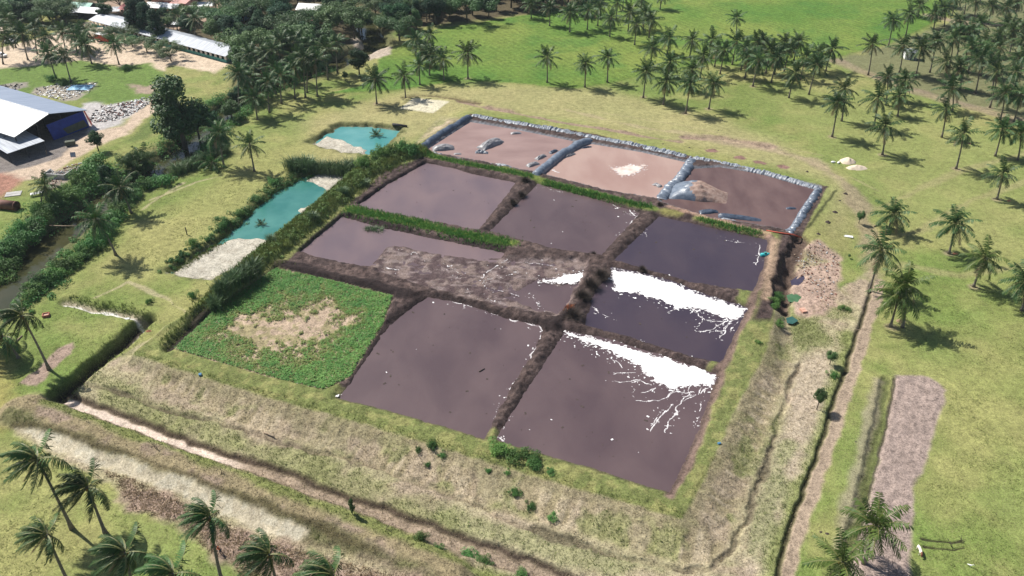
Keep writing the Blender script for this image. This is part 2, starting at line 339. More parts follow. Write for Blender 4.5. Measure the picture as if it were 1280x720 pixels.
    dark = fbm(X, Y, .8, 3, 71)
    col = col*(.86+.28*fbm(X, Y, 3.0, 3, 73))[:, None]
    return z, col, ricem, rough
def ground_z(x, y):
    return float(terrain(np.array([x]), np.array([y]))[0][0])
RINGS = []
# ------------------------------------------------------------------ materials
MATS = {}
def material(name, c1, c2=None, scale=1.0, rough=.8, bump=0.0, bscale=None, spec=.3, transl=0.0, jitter=0.0, coord='Object', metallic=0.0, detail=4, stretch=None, distort=0.0):
    m = bpy.data.materials.new(name); m.use_nodes = True
    nt = m.node_tree; N = nt.nodes; L = nt.links
    b = N['Principled BSDF']; b.inputs['Roughness'].default_value = rough
    b.inputs['Specular IOR Level'].default_value = spec; b.inputs['Metallic'].default_value = metallic
    tc = N.new('ShaderNodeTexCoord'); vec = tc.outputs[coord]
    if coord == 'World':
        pass
    if stretch:
        mp = N.new('ShaderNodeMapping'); L.new(vec, mp.inputs[0]); mp.inputs['Scale'].default_value = stretch; vec = mp.outputs[0]
    nz = N.new('ShaderNodeTexNoise'); nz.inputs['Scale'].default_value = scale; nz.inputs['Detail'].default_value = detail; nz.inputs['Distortion'].default_value = distort
    L.new(vec, nz.inputs['Vector'])
    rp = N.new('ShaderNodeValToRGB'); rp.color_ramp.elements[0].position = .35; rp.color_ramp.elements[1].position = .65
    rp.color_ramp.elements[0].color = (*c1, 1); rp.color_ramp.elements[1].color = (*(c2 or c1), 1)
    L.new(nz.outputs['Fac'], rp.inputs[0]); c = rp.outputs[0]
    if jitter:
        oi = N.new('ShaderNodeObjectInfo'); hs = N.new('ShaderNodeHueSaturation')
        mr = N.new('ShaderNodeMapRange'); mr.inputs[3].default_value = 1-jitter; mr.inputs[4].default_value = 1+jitter
        L.new(oi.outputs['Random'], mr.inputs[0]); L.new(mr.outputs[0], hs.inputs['Value'])
        m2 = N.new('ShaderNodeMapRange'); m2.inputs[3].default_value = .5-jitter*.07; m2.inputs[4].default_value = .5+jitter*.05
        ml = N.new('ShaderNodeMath'); ml.operation = 'FRACT'; mm = N.new('ShaderNodeMath'); mm.operation = 'MULTIPLY'; mm.inputs[1].default_value = 7.31
        L.new(oi.outputs['Random'], mm.inputs[0]); L.new(mm.outputs[0], ml.inputs[0]); L.new(ml.outputs[0], m2.inputs[0]); L.new(m2.outputs[0], hs.inputs['Hue'])
        L.new(c, hs.inputs['Color']); c = hs.outputs[0]
    L.new(c, b.inputs['Base Color'])
    if bump:
        bn = N.new('ShaderNodeTexNoise'); bn.inputs['Scale'].default_value = bscale or scale*3; bn.inputs['Detail'].default_value = 4
        L.new(vec, bn.inputs['Vector']); bp = N.new('ShaderNodeBump'); bp.inputs['Strength'].default_value = bump; bp.inputs['Distance'].default_value = .1
        L.new(bn.outputs['Fac'], bp.inputs['Height']); L.new(bp.outputs[0], b.inputs['Normal'])
    if transl:
        t = N.new('ShaderNodeBsdfTranslucent'); L.new(c, t.inputs[0]); mx = N.new('ShaderNodeMixShader'); mx.inputs[0].default_value = transl
        L.new(b.outputs[0], mx.inputs[1]); L.new(t.outputs[0], mx.inputs[2]); L.new(mx.outputs[0], N['Material Output'].inputs[0])
    MATS[name] = m; return m

def mesh_np(name, V, F, mats=(), smooth=False, midx=None):
    me = bpy.data.meshes.new(name); V = np.asarray(V, dtype=np.float32); F = np.asarray(F, dtype=np.int32)
    k = F.shape[1]
    me.vertices.add(len(V)); me.vertices.foreach_set('co', V.ravel())
    me.loops.add(F.size); me.loops.foreach_set('vertex_index', F.ravel())
    me.polygons.add(len(F)); me.polygons.foreach_set('loop_start', np.arange(0, F.size, k, dtype=np.int32))
    if midx is not None: me.polygons.foreach_set('material_index', np.asarray(midx, dtype=np.int32))
    me.polygons.foreach_set('use_smooth', np.full(len(F), smooth))
    me.update(calc_edges=True)
    for m in mats: me.materials.append(m)
    return me
def link(name, me, parent=None, loc=None):
    o = bpy.data.objects.new(name, me); COL.objects.link(o)
    if parent: o.parent = parent
    if loc is not None: o.location = loc
    return o
def tag(o, label=None, cat=None, group=None, kind=None):
    if label: o['label'] = label
    if cat: o['category'] = cat
    if group: o['group'] = group
    if kind: o['kind'] = kind
    return o
def thing(name, label, cat, loc=(0,0,0), rz=0, group=None):
    o = bpy.data.objects.new(name, None); COL.objects.link(o); o.empty_display_size = .3
    o.location = loc; o.rotation_euler = (0,0,rz); return tag(o, label, cat, group)
class MB:
    """collects boxes, prisms, tubes and lathes into one mesh"""
    def __init__(s): s.v = []; s.f = []; s.m = []
    def add(s, V, F, m=0):
        n = len(s.v); s.v += [tuple(p) for p in V]; s.f += [tuple(i+n for i in f) for f in F]; s.m += [m]*len(F)
    def box(s, c, d, m=0, rz=0, tilt=None):
        M = Matrix.Rotation(rz,3,'Z')
        if tilt: M = M @ Matrix.Rotation(tilt[0],3,tilt[1])
        V = [M @ Vector((sx*d[0]/2, sy*d[1]/2, sz*d[2]/2))+Vector(c) for sz in (-1,1) for sx,sy in ((-1,-1),(1,-1),(1,1),(-1,1))]
        s.add(V, [(3,2,1,0),(4,5,6,7),(0,1,5,4),(1,2,6,5),(2,3,7,6),(3,0,4,7)], m)
    def slab(s, P, t, m=0):
        """thick sheet through 4 corner points, thickness t along -z"""
        P = [Vector(p) for p in P]; n = len(P); V = P+[p-Vector((0,0,t)) for p in P]
        s.add(V, [tuple(range(n)), tuple(range(2*n-1,n-1,-1))]+[(i,(i+1)%n+0,(i+1)%n+n,i+n)[::-1] for i in range(n)], m)
    def tube(s, pts, rads, n=8, m=0, cap=True):
        pts = [Vector(p) for p in pts]; V = []; F = []
        for i, p in enumerate(pts):
            t = (pts[min(i+1,len(pts)-1)]-pts[max(i-1,0)]).normalized()
            a = t.cross(Vector((0,0,1)) if abs(t.z) < .9 else Vector((1,0,0))).normalized(); b = t.cross(a)
            V += [p+(a*math.cos(2*math.pi*k/n)+b*math.sin(2*math.pi*k/n))*rads[i] for k in range(n)]
        for i in range(len(pts)-1):
            F += [(i*n+k, i*n+(k+1)%n, (i+1)*n+(k+1)%n, (i+1)*n+k) for k in range(n)]
        if cap: F += [tuple(range(n))[::-1], tuple(range((len(pts)-1)*n, len(pts)*n))]
        s.add(V, F, m)
    def ball(s, c, r, m=0, n=8, sq=(1,1,1)):
        V = []; F = []
        for i in range(1, n//2):
            th = math.pi*i/(n//2)
            V += [(c[0]+r*sq[0]*math.sin(th)*math.cos(2*math.pi*k/n), c[1]+r*sq[1]*math.sin(th)*math.sin(2*math.pi*k/n), c[2]+r*sq[2]*math.cos(th)) for k in range(n)]
        V += [(c[0],c[1],c[2]+r*sq[2]), (c[0],c[1],c[2]-r*sq[2])]; T = len(V)-2; rows = n//2-1
        for i in range(rows-1): F += [(i*n+k,(i+1)*n+k,(i+1)*n+(k+1)%n,i*n+(k+1)%n) for k in range(n)]
        F += [(T,k,(k+1)%n) for k in range(n)]+[(T+1,(rows-1)*n+(k+1)%n,(rows-1)*n+k) for k in range(n)]
        s.add(V, F, m)
    def build(s, name, mats, parent=None, smooth=False):
        me = bpy.data.meshes.new(name); me.from_pydata(s.v, [], s.f); me.update()
        if not isinstance(mats, (list,tuple)): mats = [mats]
        for m in mats: me.materials.append(m)
        me.polygons.foreach_set('material_index', s.m); me.polygons.foreach_set('use_smooth', [smooth]*len(s.f))
        return link(name, me, parent)
def grid_sheet(P, step, keep, zf, name, mats, smooth=True):
    """sheet of small cells over the polygon/area P where keep(X,Y) > 0, heights zf(X,Y)"""
    lo, hi = P.min(0)-1, P.max(0)+1
    xs = np.arange(lo[0], hi[0], step); ys = np.arange(lo[1], hi[1], step)
    XX, YY = np.meshgrid(xs, ys); ok = (keep((XX+step/2).ravel(), (YY+step/2).ravel()) > 0).reshape(XX.shape)[:-1,:-1]
    idx = np.arange(XX.size).reshape(XX.shape)
    F = np.stack([idx[:-1,:-1][ok], idx[:-1,1:][ok], idx[1:,1:][ok], idx[1:,:-1][ok]], 1)
    used, inv = np.unique(F, return_inverse=True)
    X, Y = XX.ravel()[used], YY.ravel()[used]
    return link(name, mesh_np(name, np.stack([X, Y, zf(X, Y)], 1), inv.reshape(F.shape), mats, smooth))

# ------------------------------------------------------------------ world and sun
w = bpy.data.worlds.new('World'); scene.world = w; w.use_nodes = True
sky = w.node_tree.nodes.new('ShaderNodeTexSky'); sky.sky_type = 'NISHITA'; sky.sun_disc = False
SUN_EL = R(50); sx, sy = -.83, .557
sky.sun_elevation = SUN_EL; sky.sun_rotation = math.atan2(sx, sy)
bg = w.node_tree.nodes['Background']; bg.inputs[1].default_value = SKY_STRENGTH
w.node_tree.links.new(sky.outputs[0], bg.inputs[0])
sun = bpy.data.objects.new('sun', bpy.data.lights.new('sun', 'SUN')); COL.objects.link(sun)
sun.data.energy = SUN_STRENGTH; sun.data.angle = R(.5); sun.data.color = (1.0, .955, .88)
ld = Vector((-sx*math.cos(SUN_EL), -sy*math.cos(SUN_EL), -math.sin(SUN_EL)))
sun.rotation_euler = ld.to_track_quat('-Z', 'Y').to_euler(); sun.location = (-60, 150, 120)
scene.view_settings.view_transform = 'Standard'; scene.view_settings.look = 'None'
scene.view_settings.gamma = 1; scene.view_settings.use_curve_mapping = False
scene.view_settings.exposure = EXPOSURE
scene.cycles.max_bounces = 6; scene.cycles.transparent_max_bounces = 8
scene.cycles.use_denoising = True

# ------------------------------------------------------------------ ground material
def ground_material():
    m = bpy.data.materials.new('ground_soil_and_grass'); m.use_nodes = True
    nt = m.node_tree; N = nt.nodes; L = nt.links; b = N['Principled BSDF']
    b.inputs['Roughness'].default_value = .95; b.inputs['Specular IOR Level'].default_value = .1
    ge = N.new('ShaderNodeNewGeometry'); pos = ge.outputs['Position']
    ca = N.new('ShaderNodeAttribute'); ca.attribute_name = 'albedo'
    ra = N.new('ShaderNodeAttribute'); ra.attribute_name = 'masks'
    sep = N.new('ShaderNodeSeparateColor'); L.new(ra.outputs['Color'], sep.inputs[0])
    def noise(sc, det=3, rgh=.6):
        n = N.new('ShaderNodeTexNoise'); n.inputs['Scale'].default_value = sc; n.inputs['Detail'].default_value = det; n.inputs['Roughness'].default_value = rgh
        L.new(pos, n.inputs['Vector']); return n.outputs['Fac']
    def mrange(x, a, b_, c, d):
        n = N.new('ShaderNodeMapRange'); L.new(x, n.inputs[0])
        for i, v in enumerate((a, b_, c, d)): n.inputs[i+1].default_value = v
        return n.outputs[0]
    def math_(op, a, b_):
        n = N.new('ShaderNodeMath'); n.operation = op
        for i, v in enumerate((a, b_)):
            if isinstance(v, (int, float)): n.inputs[i].default_value = v
            else: L.new(v, n.inputs[i])
        return n.outputs[0]
    n1 = noise(3.2, 4, .7); n2 = noise(.75, 4, .6); n3 = noise(9.0, 2, .6)
    # contrast grows on rough ground
    amp = mrange(sep.outputs[1], .1, 1.0, .9, 1.15)
    f = math_('ADD', math_('MULTIPLY', mrange(n1, .3, .7, -.42, .42), amp), math_('MULTIPLY', mrange(n2, .3, .7, -.26, .26), amp))
    f = math_('ADD', f, mrange(n3, .3, .7, -.36, .36))
    f = math_('ADD', f, mrange(noise(1.15, 4, .75), .56, .70, .06, -.30))
    # planted rows of the rice fields
    dt = N.new('ShaderNodeVectorMath'); dt.operation = 'DOT_PRODUCT'; L.new(pos, dt.inputs[0]); dt.inputs[1].default_value = (-rice_dir[1], rice_dir[0], 0)
    ph = math_('ADD', math_('MULTIPLY', dt.outputs['Value'], 2*math.pi/2.4), mrange(noise(.08, 2), 0, 1, 0, 5))
    row = math_('MULTIPLY', math_('SINE', ph, 0), sep.outputs[0])
    f = math_('ADD', f, math_('MULTIPLY', row, .07))
    mul = math_('ADD', f, 1.0)
    vm = N.new('ShaderNodeVectorMath'); vm.operation = 'SCALE'; L.new(ca.outputs['Color'], vm.inputs[0]); L.new(mul, vm.inputs['Scale'])
    # scattered dry straw among the grass
    mx = N.new('ShaderNodeMix'); mx.data_type = 'RGBA'; mx.inputs['B'].default_value = (.33,.28,.15,1)
    sp_ = math_('MULTIPLY', mrange(noise(5.5, 3, .75), .56, .68, 0, .55), math_('SUBTRACT', 1.0, sep.outputs[0]))
    sp_ = math_('MULTIPLY', sp_, sep.outputs[2])
    L.new(sp_, mx.inputs['Factor']); L.new(vm.outputs[0], mx.inputs['A']); L.new(mx.outputs['Result'], b.inputs['Base Color'])
    bp = N.new('ShaderNodeBump'); bp.inputs['Distance'].default_value = .25; L.new(mrange(sep.outputs[1], 0, 1, .45, .75), bp.inputs['Strength'])
    L.new(math_('ADD', math_('MULTIPLY', n1, .8), math_('MULTIPLY', n3, .35)), bp.inputs['Height']); L.new(bp.outputs[0], b.inputs['Normal'])
    return m

def build_ground():
    pys = np.concatenate([np.arange(745, 330, -1.1), np.arange(330, -130, -.95)])
    ys = np.array([at(640, p)[1] for p in pys])
    ys = np.concatenate([[-6000,-1500,-300,-100,-30,10,30,45,52], ys[ys > 54], [800,1100,1800,3500,9000]])
    us = np.concatenate([[-40,-12,-5,-3,-2,-1.6,-1.4,-1.25,-1.15], np.linspace(-1.08,1.08,GRID_COLS), [1.15,1.25,1.4,1.6,2,3,5,12,40]])
    hw = .643*(cp*np.maximum(ys,50)+HC*sp)+3
    X = us[None,:]*hw[:,None]; Y = np.repeat(ys[:,None], len(us), 1); sh = X.shape
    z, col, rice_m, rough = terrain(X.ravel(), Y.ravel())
    n = sh[1]; idx = np.arange(X.size).reshape(sh)
    F = np.stack([idx[:-1,:-1].ravel(), idx[:-1,1:].ravel(), idx[1:,1:].ravel(), idx[1:,:-1].ravel()], 1)
    me = mesh_np('ground', np.stack([X.ravel(), Y.ravel(), z], 1), F, [ground_material()], True)
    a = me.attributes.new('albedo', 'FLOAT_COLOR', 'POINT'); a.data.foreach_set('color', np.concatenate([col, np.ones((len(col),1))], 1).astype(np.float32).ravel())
    grassy = np.clip((col[:,1]-col[:,0]*.75)/.05, 0, 1)
    a = me.attributes.new('masks', 'FLOAT_COLOR', 'POINT'); a.data.foreach_set('color', np.stack([rice_m, rough, grassy, np.ones(len(z))], 1).astype(np.float32).ravel())
    o = link('ground', me); tag(o, kind='structure', label='grassy ground with mud banks, ditches, tracks and rice fields', cat='ground')

# ------------------------------------------------------------------ ponds
def sludge(name, c1, c2, rough, scale=.12):
    return material(name, c1, c2, scale, rough, bump=.10, bscale=1.5, spec=.33, coord='Object', detail=8, stretch=(1,.55,1), distort=.35)
def flat_water(name, P, z, mat, label, grow=1.3, cat='pond'):
    c = P.mean(0); n = len(P); V = []
    for i in range(n):       # push the outline out a little so that it ends under the bank
        a, b = P[i-1], P[(i+1) % n]; t = (b-a)/np.linalg.norm(b-a); nr = np.array([t[1], -t[0]])
        if dist(P, np.array([P[i][0]+nr[0]*.2]), np.array([P[i][1]+nr[1]*.2]))[0] < 0: nr = -nr
        V.append((*(P[i]+nr*grow), z))
    import bmesh
    bm = bmesh.new(); f = bm.faces.new([bm.verts.new(v) for v in V]); bmesh.ops.triangulate(bm, faces=[f])
    bmesh.ops.recalc_face_normals(bm, faces=bm.faces)
    me = bpy.data.meshes.new(name); bm.to_mesh(me); bm.free()
    if me.polygons[0].normal.z < 0: me.flip_normals()
    me.materials.append(mat); o = link(name, me); return tag(o, label, cat, kind='structure')
def build_ponds():
    lav = sludge('sky_sheen_sludge', (.120,.087,.098), (.165,.116,.118), .34)  # paler lavender is the sky's reflection mixed into the sludge colour
    mid = sludge('grey_mauve_sludge', (.076,.051,.056), (.106,.073,.075), .34)
    drk = sludge('dark_mauve_sludge', (.042,.031,.045), (.058,.042,.053), .30)
    lab = {'P1':'sludge pond paled by painted sky sheen below the lined basins at the far left corner','P2':'mauve sludge pond in the middle of the back row','P3':'dark violet sludge pond with a turquoise float at its edge','P4':'narrow sludge pond with painted lavender sky sheen behind the cracked mud flat','P6':'dark sludge pond with white foam along its far bank','P7':'largest near sludge pond with a white foam band and branching streaks','P8':'mauve sludge pond beside the green weed bed'}
    for k, m in (('P1',lav),('P2',mid),('P3',drk),('P4',lav),('P6',drk),('P7',mid),('P8',mid)):
        flat_water('pond_surface', PONDS[k][0], LQ, m, lab[k])
    P5 = PL([(463,334),(486,309),(520,313),(565,321),(628,323),(735,325),(728,348),(700,398),(690,395),(620,383),(540,362),(500,350),(466,342)], LQ)
    flat_water('pond_surface', P5, LQ-.02, mid, 'shallow mauve pools on the cracked mud flat', grow=.2)
    pk = material('pink_grey_sludge', (.285,.180,.152), (.345,.238,.202), .16, .55, bump=.15, bscale=1.2, spec=.4, detail=6, stretch=(1,.4,1))
    pk2 = material('rosy_grey_sludge', (.205,.130,.118), (.268,.180,.162), .2, .55, bump=.15, bscale=1.2, spec=.4, detail=6, stretch=(.5,1,1))
    pk3 = material('brown_violet_sludge', (.088,.050,.047), (.132,.082,.074), .25, .5, bump=.35, bscale=1.2, spec=.4, detail=7, stretch=(1,.45,1))
    for k, m, l in (('L1',pk2,'rosy sludge in the lined basin with grey bulges'),('L2',pk,'pink dried sludge in the middle lined basin'),('L3',pk3,'brown violet sludge in the lined basin at the far right')):
        flat_water('pond_surface', LINED[k], ML, m, l, grow=1.0)
    tq = material('turquoise_water', (.028,.140,.122), (.070,.210,.180), .12, .15, bump=.03, bscale=3, spec=.5)
    flat_water('pond_water', teal1, -1.0, tq, 'turquoise water with a pale silt shore, left of the ponds', .6)
    tq2 = material('pale_turquoise_water', (.060,.225,.220), (.110,.285,.270), .15, .15, bump=.03, bscale=3, spec=.5)
    flat_water('pond_water', teal2, -1.0, tq2, 'small turquoise pool in the grass north of the ponds', .6)
    cw = material('canal_water', (.035,.038,.016), (.055,.052,.024), .1, .08, bump=.04, bscale=2, spec=.28)
    off = []; 
    for s in (1, -1):
        pts = []
        for i in range(len(canal)):
            t = canal[min(i+1,len(canal)-1)]-canal[max(i-1,0)]; t /= np.linalg.norm(t); pts.append(canal[i]+s*5.6*np.array([t[1],-t[0]]))
        off.append(pts)
    V = [(*p, -1.75) for p in off[0]]+[(*p, -1.75) for p in off[1]]; n = len(canal)
    me = mesh_np('canal_water', V, [(i+1, i, n+i, n+i+1) for i in range(n-1)], [cw])
    if me.polygons[0].normal.z < 0: me.flip_normals()
    tag(link('canal_water', me), 'murky olive canal water between bushy banks', 'canal', kind='structure')
    gp = material('green_pool_water', (.05,.12,.05), (.07,.15,.07), 1, .3, spec=.5)
    dp = material('dark_pool_water', (.045,.036,.06), (.06,.05,.075), 1, .15, spec=.5)
    for pts, m, l in (([(986,370),(996,367),(1003,371),(997,378),(988,376)], gp, 'green puddle on the pink rubble'), ([(991,352),(1000,346),(1007,343),(1005,351),(998,357),(992,356)], dp, 'dark puddle on the pink rubble')):
        flat_water('puddle', PL(pts, -.3), -.33, m, l, .5, 'puddle')
    teal = material('teal_pool_water', (.03,.09,.075), (.04,.11,.09), 1, .15, spec=.5)
    flat_water('puddle', PL([(983,399),(990,397),(997,402),(990,406),(984,405)], .05), .3, teal, 'teal puddle beside the bushes on the bank foot', .1, 'puddle')

def foam(label, polys, lines, z, mat='foam', base=.15, seed=0, step=.10, jag=1.0):
    PP = [PL(p, z) for p in polys]; LL = [(PL(l, z), w) for l, w in lines]
    allp = np.concatenate(PP+[l for l, _ in LL])
    def keep(X, Y, part):
        n = fbm(X, Y, 1.1, 4, 200+seed)-.5; wx = (fbm(X, Y, 1.7, 3, 210+seed)-.5)*2.2; wy = (fbm(X, Y, 1.7, 3, 220+seed)-.5)*2.2
        v = np.full(X.shape, -9.0)
        fl = fbm(X, Y, .42, 2, 260+seed)
        for P in (PP if part == 0 else ()): v = np.maximum(v, np.where(dist(P, X, Y) < 3.2, fl-.76-.04*np.maximum(dist(P, X+wx, Y+wy), 0), -9))
        for P, w in (LL if part == 1 else ()): v = np.maximum(v, np.where(dist(P, X, Y, closed=False) < 1.5, fl-.79-.06*dist(P, X+wx, Y+wy, closed=False), -9))
        for P in (PP if part == 0 else ()): v = np.maximum(v, -dist(P, X+wx*.5*jag, Y+wy*.5*jag)-.3+n*1.5*jag+(fbm(X, Y, .35, 2, 240+seed)-.5)*.7)
        for P, w in (LL if part == 1 else ()): v = np.maximum(v, w*.27-dist(P, X+wx*.6, Y+wy*.6, closed=False)+n*.14+(fbm(X, Y, .3, 2, 250+seed)-.5)*.12)
        if part == 1:
            for P in PP: v = np.maximum(v, -dist(P, X+wx*.5, Y+wy*.5)-.25+n*1.2+(fbm(X, Y, .38, 3, 270+seed)-.5)*3.2)
        return v
    zf = lambda X, Y: z+.03+.05*fbm(X, Y, .5, 2, 230)
    if PP: tag(grid_sheet(np.concatenate(PP), step, lambda X, Y: keep(X, Y, 0), zf, 'foam', [MATS[mat]]), label, 'foam', kind='stuff')
    if LL: tag(grid_sheet(allp, .085, lambda X, Y: keep(X, Y, 1), lambda X, Y: zf(X, Y)-.035, 'foam_streaks', [MATS['foam_film']]), ('thin pale streaks of the ' if PP else 'thin broken ')+label, 'foam streaks', kind='stuff')
def build_foam():
    material('foam_film', (.40,.37,.37), (.74,.72,.72), .9, .8)
    material('salt', (.50,.40,.35), (.66,.57,.52), .6, .9)
    material('foam', (.70,.69,.68), (.90,.90,.90), .5, .85, spec=.3)
    A = lambda pts: q(pts, 640, 360)
    foam('white foam band across the largest near pond', [A([(265,218),(440,262),(640,312),(760,350),(900,395),(1020,432),(1000,490),(900,488),(820,508),(740,480),(680,440),(640,405),(600,365),(500,325),(440,300),(380,275),(280,240)])],
      [(A(l), w) for l, w in (([(820,510),(740,560),(620,570)],.30),([(900,490),(850,560),(830,600),(780,700),(768,725)],.32),([(800,580),(740,650),(690,715)],.26),([(640,460),(500,468)],.24),([(560,405),(490,350)],.14),([(720,500),(640,520)],.22),([(975,500),(940,600),(915,690)],.08),([(960,500),(900,540),(860,570)],.25),([(620,430),(500,430)],.16),([(605,500),(615,545)],.05),([(780,540),(830,520),(900,520)],.3),([(700,480),(640,465),(600,470)],.2),([(850,540),(930,530),(985,500)],.2),([(760,600),(700,690)],.12))], LQ, seed=1)
    foam('white foam sheet along the far bank of the dark pond', [[(763,336),(800,342),(840,354),(860,362),(895,375),(932,386),(925,397)]+A([(1080,158),(990,128),(900,104),(820,103),(740,60),(640,30),(560,17),(500,15)])],
      [(A(l), w) for l, w in (([(1080,160),(1000,210),(910,215)],.22),([(1110,150),(1060,210),(990,225)],.2),([(1130,150),(1100,215)],.16),([(1100,170),(1040,250)],.2),([(830,105),(780,120)],.15),([(950,140),(935,185),(900,190)],.12),([(1010,160),(960,160),(900,110)],.2),([(1140,130),(1060,170),(980,165)],.3),([(410,95),(440,130),(500,148)],.07))], LQ, seed=2)
    foam('white foam ribbon along the right edge of the mauve pond', [], [([(565,377),(600,386),(640,399),(670,407)],.18),([(672,407),(679,415),(671,432),(660,445),(666,450),(655,466),(643,480),(638,486)],.38),([(590,383),(640,396),(668,405)],.1),([(636,484),(625,505),(618,520)],.0)], LQ, seed=3)
    foam('white foam scraps on the cracked mud flat', [[(676,352),(700,346),(730,340),(734,349),(716,356),(692,353)]], [([(468,336),(478,334),(498,338)],.35),([(602,347),(616,334),(634,324)],.28),([(640,319),(660,323),(676,325)],.2),([(655,327),(694,333)],.14),([(600,345),(608,358),(636,366),(650,370)],.1),([(604,352),(620,348),(650,340)],.12),([(660,365),(672,375),(680,388)],.05),([(560,330),(575,342),(570,348)],.03),([(500,312),(520,316),(530,325)],.03),([(573,364),(600,370),(625,380)],.02)], LQ+.12, seed=4)
    foam('white foam strands in the corner of the middle back pond', [], [([(786,262),(796,272),(800,272),(788,280)],.25),([(800,268),(776,293),(772,298)],.25),([(660,236),(680,234),(700,240)],.02),([(770,258),(790,270)],.06)], LQ, seed=5)
    foam('white foam strands at the far left tip of the dark violet pond', [], [([(797,290),(804,287),(810,293)],.2),([(948,306),(949,318),(947,331)],.3),([(905,299),(930,304)],.03)], LQ, seed=6)
    foam('white foam line at the near corner of the weed bed', [], [([(364,481),(385,486),(408,493),(424,496)],.3),([(414,491),(424,495)],.5)], LQ+.25, seed=7)
    foam('white salt crust in the middle of the pink basin', [[(766,211),(785,206),(806,206),(803,212),(785,220),(772,218)]], [([(690,213),(698,215)],.7)], ML, seed=8, jag=1.5, mat='salt')
    foam('white foam flecks at the pond divider tip', [], [([(618,547),(628,551)],.2),([(628,538),(640,520)],.05)], LQ, seed=9)
# ------------------------------------------------------------------ plastic liners and bulges of the lined basins
def sweep(name, pts, zbase, width, height, mat, label, seed=0, wrinkle=.3, wl=.55):
    P = PL(pts, zbase+.4*height)
    seg = []; 
    for a, b in zip(P[:-1], P[1:]):
        n = max(2, int(np.linalg.norm(b-a)/.11)); seg += [a+(b-a)*i/n for i in range(n)]
    seg.append(P[-1]); C = np.array(seg)
    for _ in range(25): C[1:-1] = C[1:-1]*.5+(C[:-2]+C[2:])*.25
    T = np.gradient(C, axis=0); T /= np.linalg.norm(T, axis=1)[:,None]; Nn = np.stack([-T[:,1], T[:,0]], 1)
    K = 13; V = []; s = np.concatenate([[0], np.cumsum(np.linalg.norm(np.diff(C, axis=0), axis=1))])
    ends = sm(0, 1.0, s)*sm(0, 1.0, s[-1]-s)*.6+.4
    for k in range(K):
        a = math.pi*k/(K-1)
        ru = 1+(vn(s/wl+a*.25, np.full(s.shape, a*.6), seed)-.5)*wrinkle*1.5+(vn(s/(wl*.45), np.full(s.shape, a*1.0), seed+5)-.5)*wrinkle*.8
        big = 1+(fbm(s, s*0, 4, 2, seed+9)-.5)*.5
        off = math.cos(a)*width/2*(1+(ru-1)*.35); h = math.sin(a)**.8*height*ru*big*ends
        V.append(np.concatenate([C+Nn*off[:,None], (zbase-.25+h)[:,None]], 1))
    V = np.stack(V, 1); n = len(C); idx = np.arange(n*K).reshape(n, K)
    F = np.stack([idx[:-1,:-1].ravel(), idx[1:,:-1].ravel(), idx[1:,1:].ravel(), idx[:-1,1:].ravel()], 1)
    o = link(name, mesh_np(name, V.reshape(-1,3), F, [mat], False)); return tag(o, label, 'plastic liner', 'plastic liner banks of the upper basins')
def bulge(px, py, L, Wd, H, ang, mats, label, seed=0, z=ML, ridge=.12, taper=0.0, split=None, pe=(2.6,.6)):
    c = at(px, py, z+H*.3); n, m = 44, 20; V = []; u = np.linspace(-1, 1, n); v = np.linspace(-1, 1, m)
    U, W_ = np.meshgrid(u, v, indexing='ij')
    prof = np.clip(1-np.abs(U)**pe[0], 0, 1)**pe[1]*np.clip(1-W_**2, 0, 1)**.55*(1-taper*(U+1)/2)
    wr = (vn(U*3.0+seed, W_*L*1.1+seed*3, seed)-.5)*2*ridge+(vn(U*7, W_*9, seed+2)-.5)*ridge
    Z = H*prof*(1+wr*1.2)
    X = U*L/2; Y = W_*Wd/2*(1-taper*.5*(U+1)/2)*(1+.2*(vn(U*2, U*0+seed, seed+3)-.5)*2)
    ca, sa = math.cos(ang), math.sin(ang)
    V = np.stack([c[0]+X*ca-Y*sa, c[1]+X*sa+Y*ca, z-.12+Z], -1).reshape(-1,3)
    idx = np.arange(n*m).reshape(n, m)
    F = np.stack([idx[:-1,:-1].ravel(), idx[1:,:-1].ravel(), idx[1:,1:].ravel(), idx[:-1,1:].ravel()], 1)
    mi = None
    if split is not None:
        cx = U[:-1,:-1]+(vn(U[:-1,:-1]*3, W_[:-1,:-1]*4, seed+8)-.5)*.5; mi = (cx > split).astype(int).ravel()
    o = link('membrane_bulge', mesh_np('membrane_bulge', V, F, mats, True, mi)); return tag(o, label, 'plastic bulge', 'gas filled liner bulges in the sludge')
